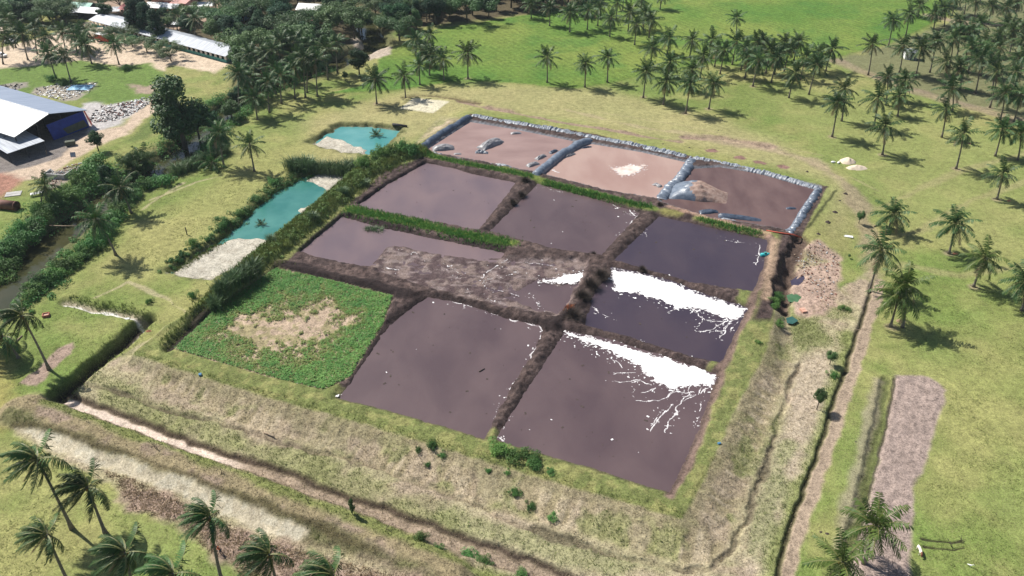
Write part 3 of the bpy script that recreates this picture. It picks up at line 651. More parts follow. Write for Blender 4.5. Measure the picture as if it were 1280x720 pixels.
def build_liners():
    lt = material('pale_grey_liner', (.13,.15,.18), (.33,.35,.38), 1.1, .45, bump=.25, bscale=5, spec=.5)
    bl = material('blue_grey_liner', (.10,.125,.165), (.17,.20,.245), 1.2, .35, bump=.25, bscale=4, spec=.6)
    dk = material('dark_liner', (.035,.048,.075), (.07,.09,.125), 1.2, .3, bump=.25, bscale=4, spec=.6)
    md = material('mud_covered_liner', (.24,.155,.125), (.36,.26,.215), 1.5, .8, bump=.4, bscale=5)
    sweep('liner_bank', [(521,187),(545,170),(588,144)], CR-.2, 2.4, 1.35, dk, 'plastic liner bank on the far left short side, its shade coloured dark blue', 1, .14, 1.1)  # this bank lies in shade; the dark blue paints that shade
    sweep('liner_bank', [(588,144),(640,153),(690,161),(740,171),(800,182),(860,196)], CR-.5, 2.8, 1.05, lt, 'pale wrinkled plastic liner bank along the back of the rosy and pink basins', 2, .30, .42)
    sweep('liner_bank', [(858,196),(900,203),(960,216),(1026,235)], CR-.5, 2.4, .95, MATS['pale_grey_liner'], 'pale wrinkled plastic liner bank behind the brown violet basin', 3, .30, .42)
    sweep('liner_bank', [(1025,235),(1008,260),(993,285),(984,291)], CR-.5, 2.2, 1.1, bl, 'blue grey liner bank down the far right end of the basins', 4, .4, .6)
    sweep('liner_bank', [(983,289),(950,284),(920,277),(900,272)], CR-.6, 1.1, .6, lt, 'thin grey liner edge in front of the brown violet basin', 5, .4, .6)
    sweep('liner_bank', [(740,173),(722,180),(700,193),(685,205),(668,219)], CR-.5, 2.6, 1.6, bl, 'smooth blue grey liner ridge between rosy and pink basins', 6, .12, 1.4)
    sweep('liner_bank', [(866,198),(856,214),(846,226),(836,234),(827,247)], CR-.5, 2.8, 1.1, bl, 'wrinkled blue grey liner ridge between pink and brown violet basins', 7, .35, .7)
    sweep('liner_bank', [(536,189),(560,196),(600,203),(640,211),(668,217)], CR-.6, 1.0, .6, lt, 'thin pale liner edge in front of the rosy basin', 8, .5, .7)
    sweep('liner_bank', [(680,219),(720,230),(765,240),(800,249),(826,254)], CR-.55, .8, .5, md, 'thin muddy liner edge in front of the pink basin', 9, .4, .7)
    gr = material('grey_bulge_liner', (.16,.155,.165), (.27,.265,.27), 1.0, .45, bump=.3, bscale=4, spec=.5)
    bulge(554, 184, 6.0, 3.6, 1.3, R(8), [gr], 'low grey bulge at the left corner of the rosy basin', 11)
    bulge(613, 179, 8.2, 3.2, 1.5, R(48), [gr], 'long grey bulge like a whale in the rosy basin', 12)
    bulge(602, 190, 3.6, 1.6, .7, R(-5), [lt], 'crumpled pale liner at the foot of the long bulge', 13, ridge=.5)
    bulge(645, 166, 3.2, 1.4, .6, R(5), [gr], 'small grey bulge under the back bank of the rosy basin', 14)
    bulge(572, 192, 2.2, 1.0, .4, 0, [gr], 'tiny grey bulge at the front of the rosy basin', 15)
    bulge(628, 207, 5.0, 1.6, .6, R(-20), [lt], 'flat pale bulge against the front edge of the rosy basin', 16, ridge=.4)
    bulge(666, 205, 3.8, 1.6, .8, R(35), [gr], 'front one of three bulges beside the smooth liner ridge', 17)
    bulge(676, 196, 3.8, 1.4, .8, R(45), [gr], 'middle one of three bulges beside the smooth liner ridge', 18)
    bulge(692, 189, 3.0, 1.2, .7, R(45), [dk], 'back one of three bulges beside the smooth liner ridge', 19)
    bulge(822, 231, 2.6, 1.5, .6, R(-50), [gr], 'small grey bulge alone in the pink basin', 20)
    bulge(712, 194, 4.5, .8, .5, R(40), [gr], 'thin grey liner fold beside the ridge in the pink basin', 27, ridge=.3)
    bulge(733, 184, 3.5, .7, .4, R(20), [dk], 'thin dark liner fold in the back corner of the pink basin', 28, ridge=.3)
    bulge(874, 238, 14.0, 7.5, 3.6, R(-16), [bl, md], 'big tent shaped bulge, half blue liner half pink mud', 21, ridge=.14, taper=.35, split=-.3, pe=(1.7,.9))
    bulge(886, 264, 4.6, 1.8, .7, R(5), [dk], 'dark blue fin shaped bulge at the front of the brown violet basin', 22)
    bulge(925, 271, 10.0, 2.4, .9, R(-14), [dk], 'long dark blue bulge at the front of the brown violet basin', 23, taper=.5)
    bulge(901, 269, 1.2, .8, .6, R(-40), [lt], 'white end flap beside the long dark blue bulge', 24)
    bulge(989, 260, 2.6, 1.0, .4, 0, [dk], 'small blue liner scrap near the right end of the brown basin', 25)

# ------------------------------------------------------------------ scattered plants
def scatter_in(P, n, seed, margin=0, zref=0):
    rg = np.random.default_rng(seed); lo, hi = P.min(0), P.max(0); out = np.zeros((0,2))
    while len(out) < n:
        p = rg.uniform(lo, hi, (n*2, 2)); d = dist(P, p[:,0], p[:,1]); out = np.concatenate([out, p[d < -margin]])
    return out[:n]
def scatter_along(P, n, w, seed):
    rg = np.random.default_rng(seed); L = np.linalg.norm(np.diff(P, axis=0), axis=1); i = rg.choice(len(L), n, p=L/L.sum()); t = rg.random(n)[:,None]
    return P[i]*(1-t)+P[i+1]*t+rg.normal(0, w*.5, (n,2))
def blades(name, XY, h, wd, mat, label, cat, seed, lean=.5, per=3, spread=.15):
    rg = np.random.default_rng(seed); XY = np.repeat(XY, per, 0)+rg.normal(0, spread, (len(XY)*per, 2)); n = len(XY)
    z = terrain(XY[:,0], XY[:,1])[0]-.03
    H = h*rg.uniform(.5, 1.25, n); a = rg.uniform(0, 2*math.pi, n); b = rg.uniform(0, 2*math.pi, n); ln = rg.uniform(.1, lean, n)*H
    D = np.stack([np.cos(a), np.sin(a)], 1)*(wd*rg.uniform(.6,1.3,n))[:,None]; E = np.stack([np.cos(b), np.sin(b)], 1)*ln[:,None]
    p0 = np.column_stack([XY-D, z]); p1 = np.column_stack([XY+D, z]); p2 = np.column_stack([XY+D*.75+E*.55, z+H*.6]); p3 = np.column_stack([XY-D*.75+E*.55, z+H*.6]); p4 = np.column_stack([XY+E*1.2, z+H])
    V = np.concatenate([p0,p1,p2,p3,p4]); i = np.arange(n)
    F4 = np.stack([i, i+n, i+2*n, i+3*n], 1); F3 = np.stack([i+3*n, i+2*n, i+4*n, i+4*n], 1)
    me = bpy.data.meshes.new(name)
    F3 = F3[:,:3]; loops = np.concatenate([F4.ravel(), F3.ravel()]).astype(np.int32)
    me.vertices.add(len(V)); me.vertices.foreach_set('co', V.astype(np.float32).ravel()); me.loops.add(len(loops)); me.loops.foreach_set('vertex_index', loops)
    me.polygons.add(2*n); me.polygons.foreach_set('loop_start', np.concatenate([np.arange(n)*4, 4*n+np.arange(n)*3]).astype(np.int32)); me.update(calc_edges=True)
    me.materials.append(mat); return tag(link(name, me), label, cat, kind='stuff')
def leaf_cloud(rg, C, Rd, n_per, size, up=.5, flat=1.0, shell=.55):
    """small leaf faces spread through balls at centres C with radii Rd"""
    C = np.repeat(np.asarray(C, float), n_per, 0); r = np.repeat(np.asarray(Rd, float), n_per); n = len(C)
    d = rg.normal(0, 1, (n,3)); d /= np.linalg.norm(d, axis=1)[:,None]
    p = C+d*(r*(shell+(1-shell)*rg.random(n)**.7*1.15))[:,None]*np.array([1,1,flat])
    nr = d*.8+rg.normal(0, .55, (n,3)); nr[:,2] += up; nr /= np.linalg.norm(nr, axis=1)[:,None]
    a = np.cross(nr, rg.normal(0, 1, (n,3))); a /= np.linalg.norm(a, axis=1)[:,None]; b = np.cross(nr, a)
    s = size*rg.uniform(.55, 1.35, n)[:,None]
    V = np.stack([p-a*s, p-b*s*.48, p+a*s, p+b*s*.48], 1).reshape(-1,3); return V, np.arange(4*n).reshape(n,4)
def build_leaf_materials():
    material('tree_leaf', (.014,.055,.024), (.038,.105,.040), .35, .6, spec=.22, transl=.2, jitter=.45)
    material('light_tree_leaf', (.062,.130,.038), (.105,.175,.052), .35, .55, spec=.35, transl=.2, jitter=.35)
    material('shrub_leaf', (.040,.125,.028), (.125,.250,.058), .5, .6, spec=.25, transl=.2, jitter=.4)
    material('reed_leaf', (.065,.125,.050), (.120,.180,.080), .8, .5, spec=.35, transl=.15, jitter=.2)
    material('bark', (.10,.08,.06), (.16,.13,.10), 3, .9)
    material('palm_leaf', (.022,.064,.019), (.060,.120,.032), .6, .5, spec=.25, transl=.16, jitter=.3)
    material('palm_midrib', (.10,.11,.035), (.15,.15,.05), 2, .5)
    material('palm_dry_leaf', (.20,.14,.08), (.30,.22,.13), 2, .8)
    material('palm_trunk', (.13,.11,.09), (.24,.21,.175), 2.2, .9, bump=.3, bscale=6, stretch=(1,1,3))
    material('coconut_husk', (.20,.13,.03), (.32,.15,.04), 1.5, .5)
    material('dead_twig', (.045,.034,.028), (.085,.066,.055), 2, .9)
    material('dry_grass_blade', (.36,.295,.19), (.46,.385,.25), 1.2, .9, transl=.15, coord='Object')
    material('green_grass_blade', (.115,.165,.040), (.190,.215,.065), .6, .7, transl=.2, coord='Object')
    material('weed_leaf', (.080,.215,.048), (.150,.300,.072), .3, .6, spec=.2, transl=.2, coord='Object')
def build_grass():
    # weed bed
    P9 = PONDS['P9'][0]
    p = scatter_in(P9, 26000, 3, .2)
    bare = dist(PL([(285,415),(320,392),(370,384),(425,380),(432,395),(415,418),(395,440),(360,445),(320,440),(290,432)], 1.1), p[:,0], p[:,1])
    sp = dist(PL([(402,400),(440,396),(470,385),(480,372),(470,400),(440,445),(420,462),(405,470),(402,430)], 1.1), p[:,0], p[:,1])
    n = fbm(p[:,0], p[:,1], 3.2, 3, 301); rg = np.random.default_rng(5); edge = bare*.8+(n-.45)*7+(fbm(p[:,0], p[:,1], 1.3, 3, 302)-.5)*9+rg.normal(0,1.0,len(p)); keep = (edge > .2) | (n > .72); p = p[keep]; yel = (edge[keep] < 2.2) | (rg.random(len(p)) < .1); z = terrain(p[:,0], p[:,1])[0]; hgt = .25+.35*fbm(p[:,0], p[:,1], 2.2, 3, 305)
    V, F = leaf_cloud(rg, np.column_stack([p, z+hgt*.55]), np.full(len(p), .28), 4, .15, up=2.2, flat=.6, shell=.3)
    tag(link('pond_weeds', mesh_np('pond_weeds', V, F, [MATS['weed_leaf'], material('young_weed_leaf', (.13,.19,.04), (.22,.25,.07), .5, .6, transl=.2)], False, np.repeat(yel.astype(int), 4))), 'lush green weeds filling the abandoned pond', 'weeds', kind='stuff')
    gb, db = MATS['green_grass_blade'], MATS['dry_grass_blade']
    A = [PL([(436,262),(470,269),(520,279),(570,292),(638,304)], CR), PL([(530,193),(580,204),(640,215),(666,221)], CR), PL([(680,227),(740,242),(812,259)], CR), PL([(874,273),(920,285),(950,291)], CR)]
    XY = np.concatenate([scatter_along(a, k, w, 40+i) for i, (a, k, w) in enumerate(zip(A, (2600,1100,1300,500), (2.2,1.3,1.3,1.0)))])
    blades('bank_grass', XY, .62, .055, MATS['weed_leaf'], 'bright green grass growing on the banks between the back ponds', 'grass', 6)
    D = PL([(266,380),(300,345),(335,318),(405,260),(450,222),(500,194),(526,190)], CR)
    blades('bank_grass', scatter_along(D, 7000, 4.2, 50), .75, .06, gb, 'tall green and yellow grass along the left bank of the ponds', 'grass', 7)
    # rough grass of the bank slopes and flats
    low = PL([(84,490),(165,445),(320,492),(480,537),(710,606),(852,648),(884,590),(925,510),(962,440),(1000,395),(1070,340),(1060,440),(1010,600),(960,740),(560,740),(300,690),(20,545),(10,505)])
    p = scatter_in(low, 17000, 9); zz, cc, _, rr = terrain(p[:,0], p[:,1]); ok = rr > .55; p = p[ok]; g = (cc[ok][:,1] > cc[ok][:,0]*.92)
    blades('dry_grass', p[~g], .22, .04, db, 'dry straw coloured grass on the bank slopes and flats', 'grass', 8, lean=1.0)
    blades('green_grass', p[g], .30, .04, gb, 'green tufts among the dry grass of the bank slopes', 'grass', 10, lean=.9)
    m = PL([(130,588),(170,600),(250,640),(320,672),(440,705),(560,740),(300,720),(285,700),(260,690),(225,655),(165,638),(150,612)])
    blades('straw_litter', scatter_in(m, 3500, 12), .22, .05, MATS['palm_dry_leaf'], 'brown straw and husk litter beside the pale muddy strip', 'litter', 13, lean=1.6)
    e = PL([(0,500),(60,461),(90,440),(120,470),(60,520),(0,560)])
    T = [teal1[np.r_[0:7]], PL([(250,395),(225,420),(205,440)]), ditch1+np.array([-1.6,0]), ditch1+np.array([1.8,-.6]), ditch2+np.array([0,1.2])]
    XY = np.concatenate([scatter_along(t, k, 1.4, 60+i) for i, (t, k) in enumerate(zip(T, (1500,300,160,130,350)))])
    blades('ditch_grass', XY, .5, .05, gb, 'rank green grass along the ditches and the turquoise basin', 'grass', 14, lean=.9)
    def mass(name, segs, seed, size, mat, label, up=.6):
        rg = np.random.default_rng(seed); Cs = []; Rs = []
        for P, k, w, r0, r1, dz in segs:
            xy = scatter_along(P, k, w, seed+len(Cs)); r = rg.uniform(r0, r1, k); z = terrain(xy[:,0], xy[:,1])[0]; Cs.append(np.column_stack([xy, z+r*dz])); Rs.append(r)
        V, F = leaf_cloud(rg, np.concatenate(Cs), np.concatenate(Rs), 70, size, up=up, flat=.8)
        tag(link(name, mesh_np(name, V, F, [mat])), label, 'undergrowth', kind='stuff')
    mass('undergrowth', [(canal[1:9]+np.array([-7.5,2.0]), 230, 4.6, .8, 1.7, .5), (canal[2:7]+np.array([8.5,-4.5]), 150, 3.4, .5, 1.2, .4), (canal[6:12]+np.array([-6,1]), 120, 4, .8, 1.6, .5), (canal[6:12]+np.array([6.0,-1.5]), 120, 2.8, .6, 1.3, .4), (canal[9:14]+np.array([4.5,-1.5]), 150, 3.2, .8, 1.8, .5), (canal[9:14]+np.array([-5,2]), 130, 3.2, .8, 1.8, .5)], 31, .21, MATS['shrub_leaf'], 'tangled green undergrowth covering both banks of the canal')
    mass('bank_weeds', [(D, 330, 3.0, .35, .9, .45)], 32, .15, material('bank_leaf', (.075,.150,.030), (.170,.250,.065), .5, .6, transl=.2), 'leafy weeds growing thickly along the left bank of the ponds')
    mass('basin_weeds', [(T[0]+np.array([-1.5,.8]), 190, 2.0, .35, 1.0, .45), (PL([(345,236),(372,222),(400,210)]), 30, 1.4, .4, .9, .4)], 33, .15, MATS['shrub_leaf'], 'dark weeds on the steep side of the turquoise basin')
    for P, k, sd, lb in ((PL([(1190,480),(1150,660),(1142,740),(1340,740),(1330,330),(1150,380),(1130,440)]), 5200, 81, 'scattered tufts in the grass of the right lawn'), (PL([(-20,500),(20,545),(120,600),(230,660),(280,735),(-60,745)]), 2600, 82, 'scattered tufts in the grass under the wind swept palms'), (PL([(-20,380),(80,370),(170,400),(70,480),(0,520)]), 1000, 83, 'scattered tufts in the grass at the left edge'), (PL([(330,240),(300,215),(400,165),(200,240),(150,330),(190,345)]), 1800, 84, 'scattered tufts in the yellow meadow')):
        xy = scatter_in(P, k, sd); xy = xy[fbm(xy[:,0], xy[:,1], 5, 3, 85) > .52]; blades('lawn_tufts', xy, .15, .05, gb, lb, 'grass', sd, lean=1.2, per=4, spread=.16)
SHRUB = {}
def shrub_mesh(kind, k):
    if (kind, k) not in SHRUB:
        rg = np.random.default_rng(900+k*7+len(kind))
        if kind == 'leafy':
            m = 15; C = rg.normal(0, .42, (m,3))*[1,1,.35]+[0,0,.52]; V, F = leaf_cloud(rg, C, rg.uniform(.24,.44,m), 150, .062, up=.5)
            me = mesh_np('shrub', V, F, [MATS['shrub_leaf']])
        elif kind == 'reed':
            n = 420; xy = rg.normal(0, .38, (n,2)); a = rg.uniform(0, 6.28, n); out = xy/np.maximum(.05, np.linalg.norm(xy, axis=1))[:,None]
            h = rg.uniform(.55, 1.15, n); D = np.stack([np.cos(a), np.sin(a)], 1)*.022; E = out*(h*.25)[:,None]+rg.normal(0,.12,(n,2))
            p = [np.column_stack([xy-D, np.zeros(n)]), np.column_stack([xy+D, np.zeros(n)]), np.column_stack([xy+D*1.3+E*.5, h*.7]), np.column_stack([xy-D*1.3+E*.5, h*.7]), np.column_stack([xy+E*1.9+D*.2, h*.92]), np.column_stack([xy+E*1.9-D*.2, h*.92])]
            V = np.concatenate(p); i = np.arange(n); F = np.concatenate([np.stack([i,i+n,i+2*n,i+3*n],1), np.stack([i+3*n,i+2*n,i+4*n,i+5*n],1)])
            me = mesh_np('reed_clump', V, F, [MATS['reed_leaf']])
        else:
            n = 850; a = rg.uniform(0, 6.28, n); e = rg.uniform(.1, 1.5, n); L = rg.uniform(.45, 1.05, n); w = .011
            d = np.stack([np.cos(a)*np.cos(e), np.sin(a)*np.cos(e), np.sin(e)], 1); s = np.stack([-np.sin(a), np.cos(a), 0*a], 1)*w; b = rg.normal(0,.22,(n,3))*[1,1,0]
            t = b+d*L[:,None]+rg.normal(0,.08,(n,3)); V = np.concatenate([b-s, b+s, t+s*.5, t-s*.5]); i = np.arange(n)
            me = mesh_np('dead_shrub', V, np.stack([i,i+n,i+2*n,i+3*n],1), [MATS['dead_twig']])
        SHRUB[(kind, k)] = me
    return SHRUB[(kind, k)]
def shrub(px, py, r, h, label, kind='leafy', group=None, zref=0.0, cat=None):
    p = at(px, py, zref); nm = {'leafy':'shrub','reed':'reed_clump','dead':'dead_shrub'}[kind]
    o = link(nm, shrub_mesh(kind, rnd.randrange(4)), None, (p[0], p[1], ground_z(*p)-.1)); o.rotation_euler = (0,0,rnd.uniform(0,6.28)); o.scale = (r, r*rnd.uniform(.8,1.1), h)
    return tag(o, label, cat or {'leafy':'shrub','reed':'reeds','dead':'dead shrub'}[kind], group)
def build_shrubs():
    ords = ['first','second','third','fourth','fifth','sixth','seventh','eighth','ninth','tenth','eleventh','twelfth','thirteenth','fourteenth','fifteenth','sixteenth']
    far = [(2,338),(14,322),(22,306),(34,300),(42,285),(52,272),(64,262),(74,250),(84,238),(98,226),(108,214),(118,204),(2,300),(16,288),(30,276),(46,258)]
    far = [(2,345),(12,330),(24,316),(36,303),(46,292),(57,281),(68,270),(80,258),(92,248),(104,236),(114,224),(124,212),(8,312),(30,290),(50,268),(72,250)]
    for i, (x, y) in enumerate(far[:12]): shrub(x-5, y-3, rnd.uniform(3.0,4.0), rnd.uniform(3.0,4.6), f'dark leafy bush on the far canal bank by the yard, {ords[i]} from the left edge', group='bushes on the far canal bank')
    for i, (x, y) in enumerate(far[12:]): shrub(x, y, rnd.uniform(2.6,3.4), rnd.uniform(2.4,3.6), f'leafy bush behind the far canal bank row, {ords[i]} from the left edge', group='bushes behind the far canal bank')
    near = [(40,356),(54,347),(66,338),(78,330),(92,322),(104,312),(116,302),(126,292),(108,288),(98,298),(84,312),(72,322)]
    near = [(38,362),(50,352),(62,343),(74,333),(86,324),(97,315),(108,306),(119,297),(129,287)]
    for i, (x, y) in enumerate(near): shrub(x+8, y+4, rnd.uniform(2.4,3.1), rnd.uniform(2.2,3.2), f'bright leafy bush on the near canal bank, {ords[i]} up from the canal water', group='bushes on the near canal bank')
    near2 = [(66,352),(80,343),(94,333),(106,324),(118,315),(130,304),(138,294)]
    for i, (x, y) in enumerate(near2): shrub(x, y, rnd.uniform(1.6,2.2), rnd.uniform(1.1,1.7), f'low green bush at the meadow edge of the canal, {ords[i]} going up', group='low bushes along the meadow edge')
    up = [(143,275),(150,262),(160,254),(172,245),(180,236),(190,232),(205,229),(146,250),(165,238)]
    for i, (x, y) in enumerate(up): shrub(x, y, rnd.uniform(2.4,3.2), rnd.uniform(2.0,3.2), f'green bush where the canal narrows below the rubble slope, {ords[i]} going up', group='bushes by the narrow canal')
    rd = [(224,216),(236,211),(247,206),(258,202),(270,197),(280,192)]
    for i, (x, y) in enumerate(rd): shrub(x, y, 2.0, 2.6, f'grey green reed clump in the row by the upper canal, {ords[i]} from the left', 'reed', 'reeds by the upper canal')
    rd = [(368,212),(383,211),(399,212),(414,213),(430,214),(440,212)]
    for i, (x, y) in enumerate(rd): shrub(x, y, 2.5, 3.4, f'tall reed clump in the row above the turquoise basin, {ords[i]} from the left', 'reed', 'reeds above the turquoise basin')
    rd = [(466,205),(478,200),(490,197),(503,193),(516,196),(476,192),(455,213)]
    for i, (x, y) in enumerate(rd): shrub(x, y, 2.3, 2.8, f'leafy bush at the upper end of the left pond bank, {ords[i]} of seven', group='bushes on the upper left bank', zref=CR)
    for i, (x, y) in enumerate([(270,382),(281,372),(293,362),(306,354),(318,345)]): shrub(x, y, 2.0, 3.0, f'tall reed clump beside the weed bed corner, {ords[i]} from the left', 'reed', 'reeds beside the weed bed', zref=CR)
    for i, (x, y) in enumerate([(462,283),(473,284),(340,306),(392,278),(430,246),(455,232)]): shrub(x, y, 1.3, 1.3, ['small reed tuft on the grassy bank above the lavender pond','reed tuft right of another on the grassy bank above the lavender pond','reed tuft low on the left bank beside the silt','reed tuft on the left bank near the turquoise shore','reed tuft on the left bank below the leafy bushes','reed tuft on the left bank nearest the leafy bushes'][i], 'reed', zref=CR)
    for x, y, r, h, l in ((242,307,1.4,1.8,'round bush by the post on the basin bank'),(280,281,1.8,1.8,'dark bush on the steep side of the turquoise basin'),(300,268,1.2,1.1,'low bush above the turquoise water'),(342,230,1.5,1.4,'bush between the meadow and the turquoise water head'),(320,250,1.2,1.0,'small bush on the dark edge of the turquoise water'),
        (972,372,1.3,1.3,'grey green bush right of the dark ponds, upper of two'),(968,383,1.5,1.5,'grey green bush right of the dark ponds, lower of two'),(972,412,1.0,1.0,'small bush beside the teal puddle'),(946,437,.6,.6,'tiny bright bush on the grassy rim right of the largest pond'),
        (186,379,.7,1.0,'lone dark sapling bush above the ditch bend'),(241,372,1.0,1.4,'pale reed like bush on the lawn by the weed bed'),(1054,385,.9,.8,'yellow green weed patch left of the track'),(1042,470,1.0,.9,'bright weed patch left of the track by the small trees'),
        (625,571,1.7,1.3,'big dark bush on the near bank, leftmost of three touching'),(645,577,1.8,1.4,'big dark bush on the near bank, middle of three touching'),(668,588,1.6,1.1,'big dark bush on the near bank, rightmost of three touching'),(688,597,.8,.5,'low plant right of the big dark bushes'),
        (541,564,1.0,1.1,'bush on the slope below the mauve pond'),(523,568,.6,.6,'small bush left of the bush on the slope'),(553,575,.6,.6,'small bush right of the bush on the slope'),(535,582,.5,.5,'tiny bush under the bush on the slope'),
        (611,594,.5,.5,'tiny plant on the slope under the big dark bushes, left'),(634,597,.5,.5,'tiny plant on the slope under the big dark bushes, right'),(645,618,.9,.7,'green bush on the lower slope among dry grass'),(664,632,.8,.6,'small green bush on the lower slope, further right'),(690,645,.9,.6,'pale green bush on the lower slope, rightmost'),
        (526,678,1.0,.9,'rounded bush on the outer bank by the ditch'),(550,688,.5,.5,'tiny bush between the bushes of the outer bank'),(587,692,1.2,.7,'long low bush at the bottom edge, left half'),(606,699,1.2,.7,'long low bush at the bottom edge, right half'),(652,716,1.0,.7,'bright bush cut by the bottom edge of the picture'),
        (102,288+0,.1,.1,'')):
        if l: shrub(x, y, r*1.15, h*1.15, l, zref=0.5 if 560 < y < 650 and 500 < x < 700 else 0)
    for x, y, r, h, l in ((751,346,1.7,1.5,'black dead shrub at the tip of the divider by the white foam'),(739,358,1.7,1.6,'black dead shrub in the middle of the divider row'),(728,372,1.5,1.3,'black dead shrub lower in the divider row'),(716,396,1.8,1.5,'dead shrub at the near end of the divider with rusty leaves beside it'),(803,337,.9,.9,'lone dead shrub on the bank above the white foam sheet'),(742,317,.7,.7,'little dead shrub on the mud flat near the middle pond'),(652,244,1.2,1.0,'dead shrub on the divider below the rosy basin'),(641,254,.9,.8,'dead shrub lower on the divider below the rosy basin'),(657,228,1.3,1.1,'dark shrub under the grassy bank at the divider head'),(825,257,.8,.6,'dark shrub at the corner of the pink basin')):
        shrub(x, y, r*1.35, h*1.25, l, 'dead', zref=CR-.3)
    o = link('rusty_leaves', None) if False else None
    XY = scatter_along(PL([(710,388),(713,384)], CR-.3), 60, .9, 77)
    blades('rusty_leaves', XY, .5, .05, material('rust_leaf', (.42,.13,.05), (.50,.22,.10), 2, .8), 'rust red dead leaves at the foot of the dead shrub', 'dead leaves', 78)
# ------------------------------------------------------------------ palms
def crown_mesh(seed, nf=28, pairs=18, wind=None, wstr=0.0, drp=0.0):
    rg = np.random.default_rng(seed); V = []; F = []; M = []
    def quad(a, b, c, d, m): n = len(V); V.extend((a,b,c,d)); F.append((n,n+1,n+2,n+3)); M.append(m)
    wv = np.array(wind if wind else (0,0,0.0))
    for i in range(nf):
        az = i*2.39996+rg.uniform(-.25,.25); t = i/(nf-1); e = R(84-128*t**.9+rg.uniform(-9,9)); dry = t > .93 and rg.random() < .7
        L = (3.1+1.3*math.sin(math.pi*min(1, .15+t*.75)))*rg.uniform(.88,1.08)
        d = np.array([math.cos(e)*math.cos(az), math.cos(e)*math.sin(az), math.sin(e)]); d = d+wv*wstr*.12; d = d/np.linalg.norm(d); p = np.zeros(3); ns = 8; pts = [p]; ds = [d]
        for k in range(ns):
            d = d+np.array([0,0,-1])*(.085+.05*t+.06*k/ns)+wv*wstr*(.05+.05*k/ns)+np.array([0,0,-1])*drp; d = d/np.linalg.norm(d); p = p+d*L/ns; pts.append(p); ds.append(d)
        pts = np.array(pts); ds = np.array(ds); s = np.linspace(0, 1, ns+1)
        side0 = np.cross(ds[0], [0,0,1.0]); side0 = side0/(np.linalg.norm(side0)+1e-6)
        for k in range(ns):
            w0, w1 = .085*(1-s[k])+.02, .085*(1-s[k+1])+.015
            quad(pts[k]-side0*w0, pts[k]+side0*w0, pts[k+1]+side0*w1, pts[k+1]-side0*w1, 2 if dry else 1)
        tw = rg.uniform(-.5,.5)
        for k in range(pairs):
            u = .14+.86*(k+.5)/pairs; c = np.array([np.interp(u, s, pts[:,j]) for j in range(3)]); dd = np.array([np.interp(u, s, ds[:,j]) for j in range(3)])
            sd = np.cross(dd, [0,0,1.0]); sd = sd/(np.linalg.norm(sd)+1e-6); up = np.cross(sd, dd); l = (.95*math.sin(math.pi*(u*.82+.12))**.7+.12)*rg.uniform(.72,1.12)
            for sg in (-1,1):
                ld_ = sd*sg*(.78+.1*tw*sg)+dd*.55+up*(.12+.25*tw*sg)+np.array([0,0,-.55])+wv*wstr*.30+rg.normal(0,.13,3); ld_ = ld_/np.linalg.norm(ld_)
                mid = c+ld_*l*.55; tip = c+ld_*l+np.array([0,0,-.16*l]); wd = L/pairs*(.43 if pairs < 30 else .5)
                quad(c-dd*wd*.6, c+dd*wd*.6, mid+dd*wd*.8, mid-dd*wd*.8, 2 if dry else 0); quad(mid-dd*wd*.8, mid+dd*wd*.8, tip+dd*wd*.15, tip-dd*wd*.15, 2 if dry else 0)
    return mesh_np('crown', V, F, [MATS['palm_leaf'], MATS['palm_midrib'], MATS['palm_dry_leaf']], False, M)
CROWNS = {}; NUTS = []
def palm(bx, by, label, top=None, h=None, crown=None, windy=False, size=1.0, group=None, nuts=True, yellowish=False):
    """palm whose foot is at photo point (bx,by); top = photo point of the crown's centre, or h = trunk height"""
    b = at(bx, by); z0 = ground_z(*b)-.1
    if top: tp = upright(b, *top); off = np.array([tp.x-b[0], tp.y-b[1]]); h = tp.z-z0
    else: off = np.array([rnd.uniform(-.7,.7), rnd.uniform(-.7,.7)])
    t = thing('coconut_palm', label, 'palm', (b[0], b[1], z0), group=group)
    m = MB(); n = 9; pts = []; rad = []
    for i in range(n):
        s = i/(n-1); f = s**1.5; pts.append((off[0]*f, off[1]*f, h*s)); rad.append((.17+.12*(1-s)**3+(.12 if i == 0 else 0))*(.8+.2*size))
    m.tube(pts, rad, 7); m.build('trunk', MATS['palm_trunk'], t, True)
    k = ('w' if windy else 'n', rnd.randrange(4 if windy else 10))
    if k not in CROWNS: CROWNS[k] = crown_mesh(100+k[1]*13+(500 if windy else 0), 30 if windy else 20+(k[1]*5) % 11, 34 if windy else 18, (-.85,.12,-.05) if windy else (-.5,.05,0), 3.2 if windy else .45, .085 if windy else (k[1] % 3)*.03-.02)
    if yellowish and ('s',)+k not in CROWNS:
        me = CROWNS[k].copy(); me.materials[0] = MATS['yellowish_palm_leaf'] if 'yellowish_palm_leaf' in MATS else material('yellowish_palm_leaf', (.045,.095,.018), (.110,.155,.034), .6, .5, spec=.25, transl=.2); CROWNS[('s',)+k] = me  # same crown with brighter, yellower leaves
    c = link('crown', CROWNS[('s',)+k if yellowish else k], t, (off[0], off[1], h-.1)); sc = 1.2*size*rnd.uniform(.86,1.1); c.scale = (sc, sc, sc*rnd.uniform(.92,1.08)); c.rotation_euler = (off[1]/h*-.6, off[0]/h*.6, 0 if windy else rnd.uniform(-.6,.6))
    if not NUTS:
        for q_ in range(3):
            mb = MB(); r_ = random.Random(q_)
            mb.ball((0,0,-.45),.3,0,6)
            for j in range(9): a = r_.uniform(0,6.28); mb.ball((.27*math.cos(a), .27*math.sin(a), -.28-r_.uniform(0,.35)), r_.uniform(.12,.16), 0, 6)
            o = mb.build('coconuts', MATS['coconut_husk'], None, True); NUTS.append(o.data); bpy.data.objects.remove(o)
    if nuts: link('coconuts', NUTS[rnd.randrange(3)], t, (off[0], off[1], h))
    return t
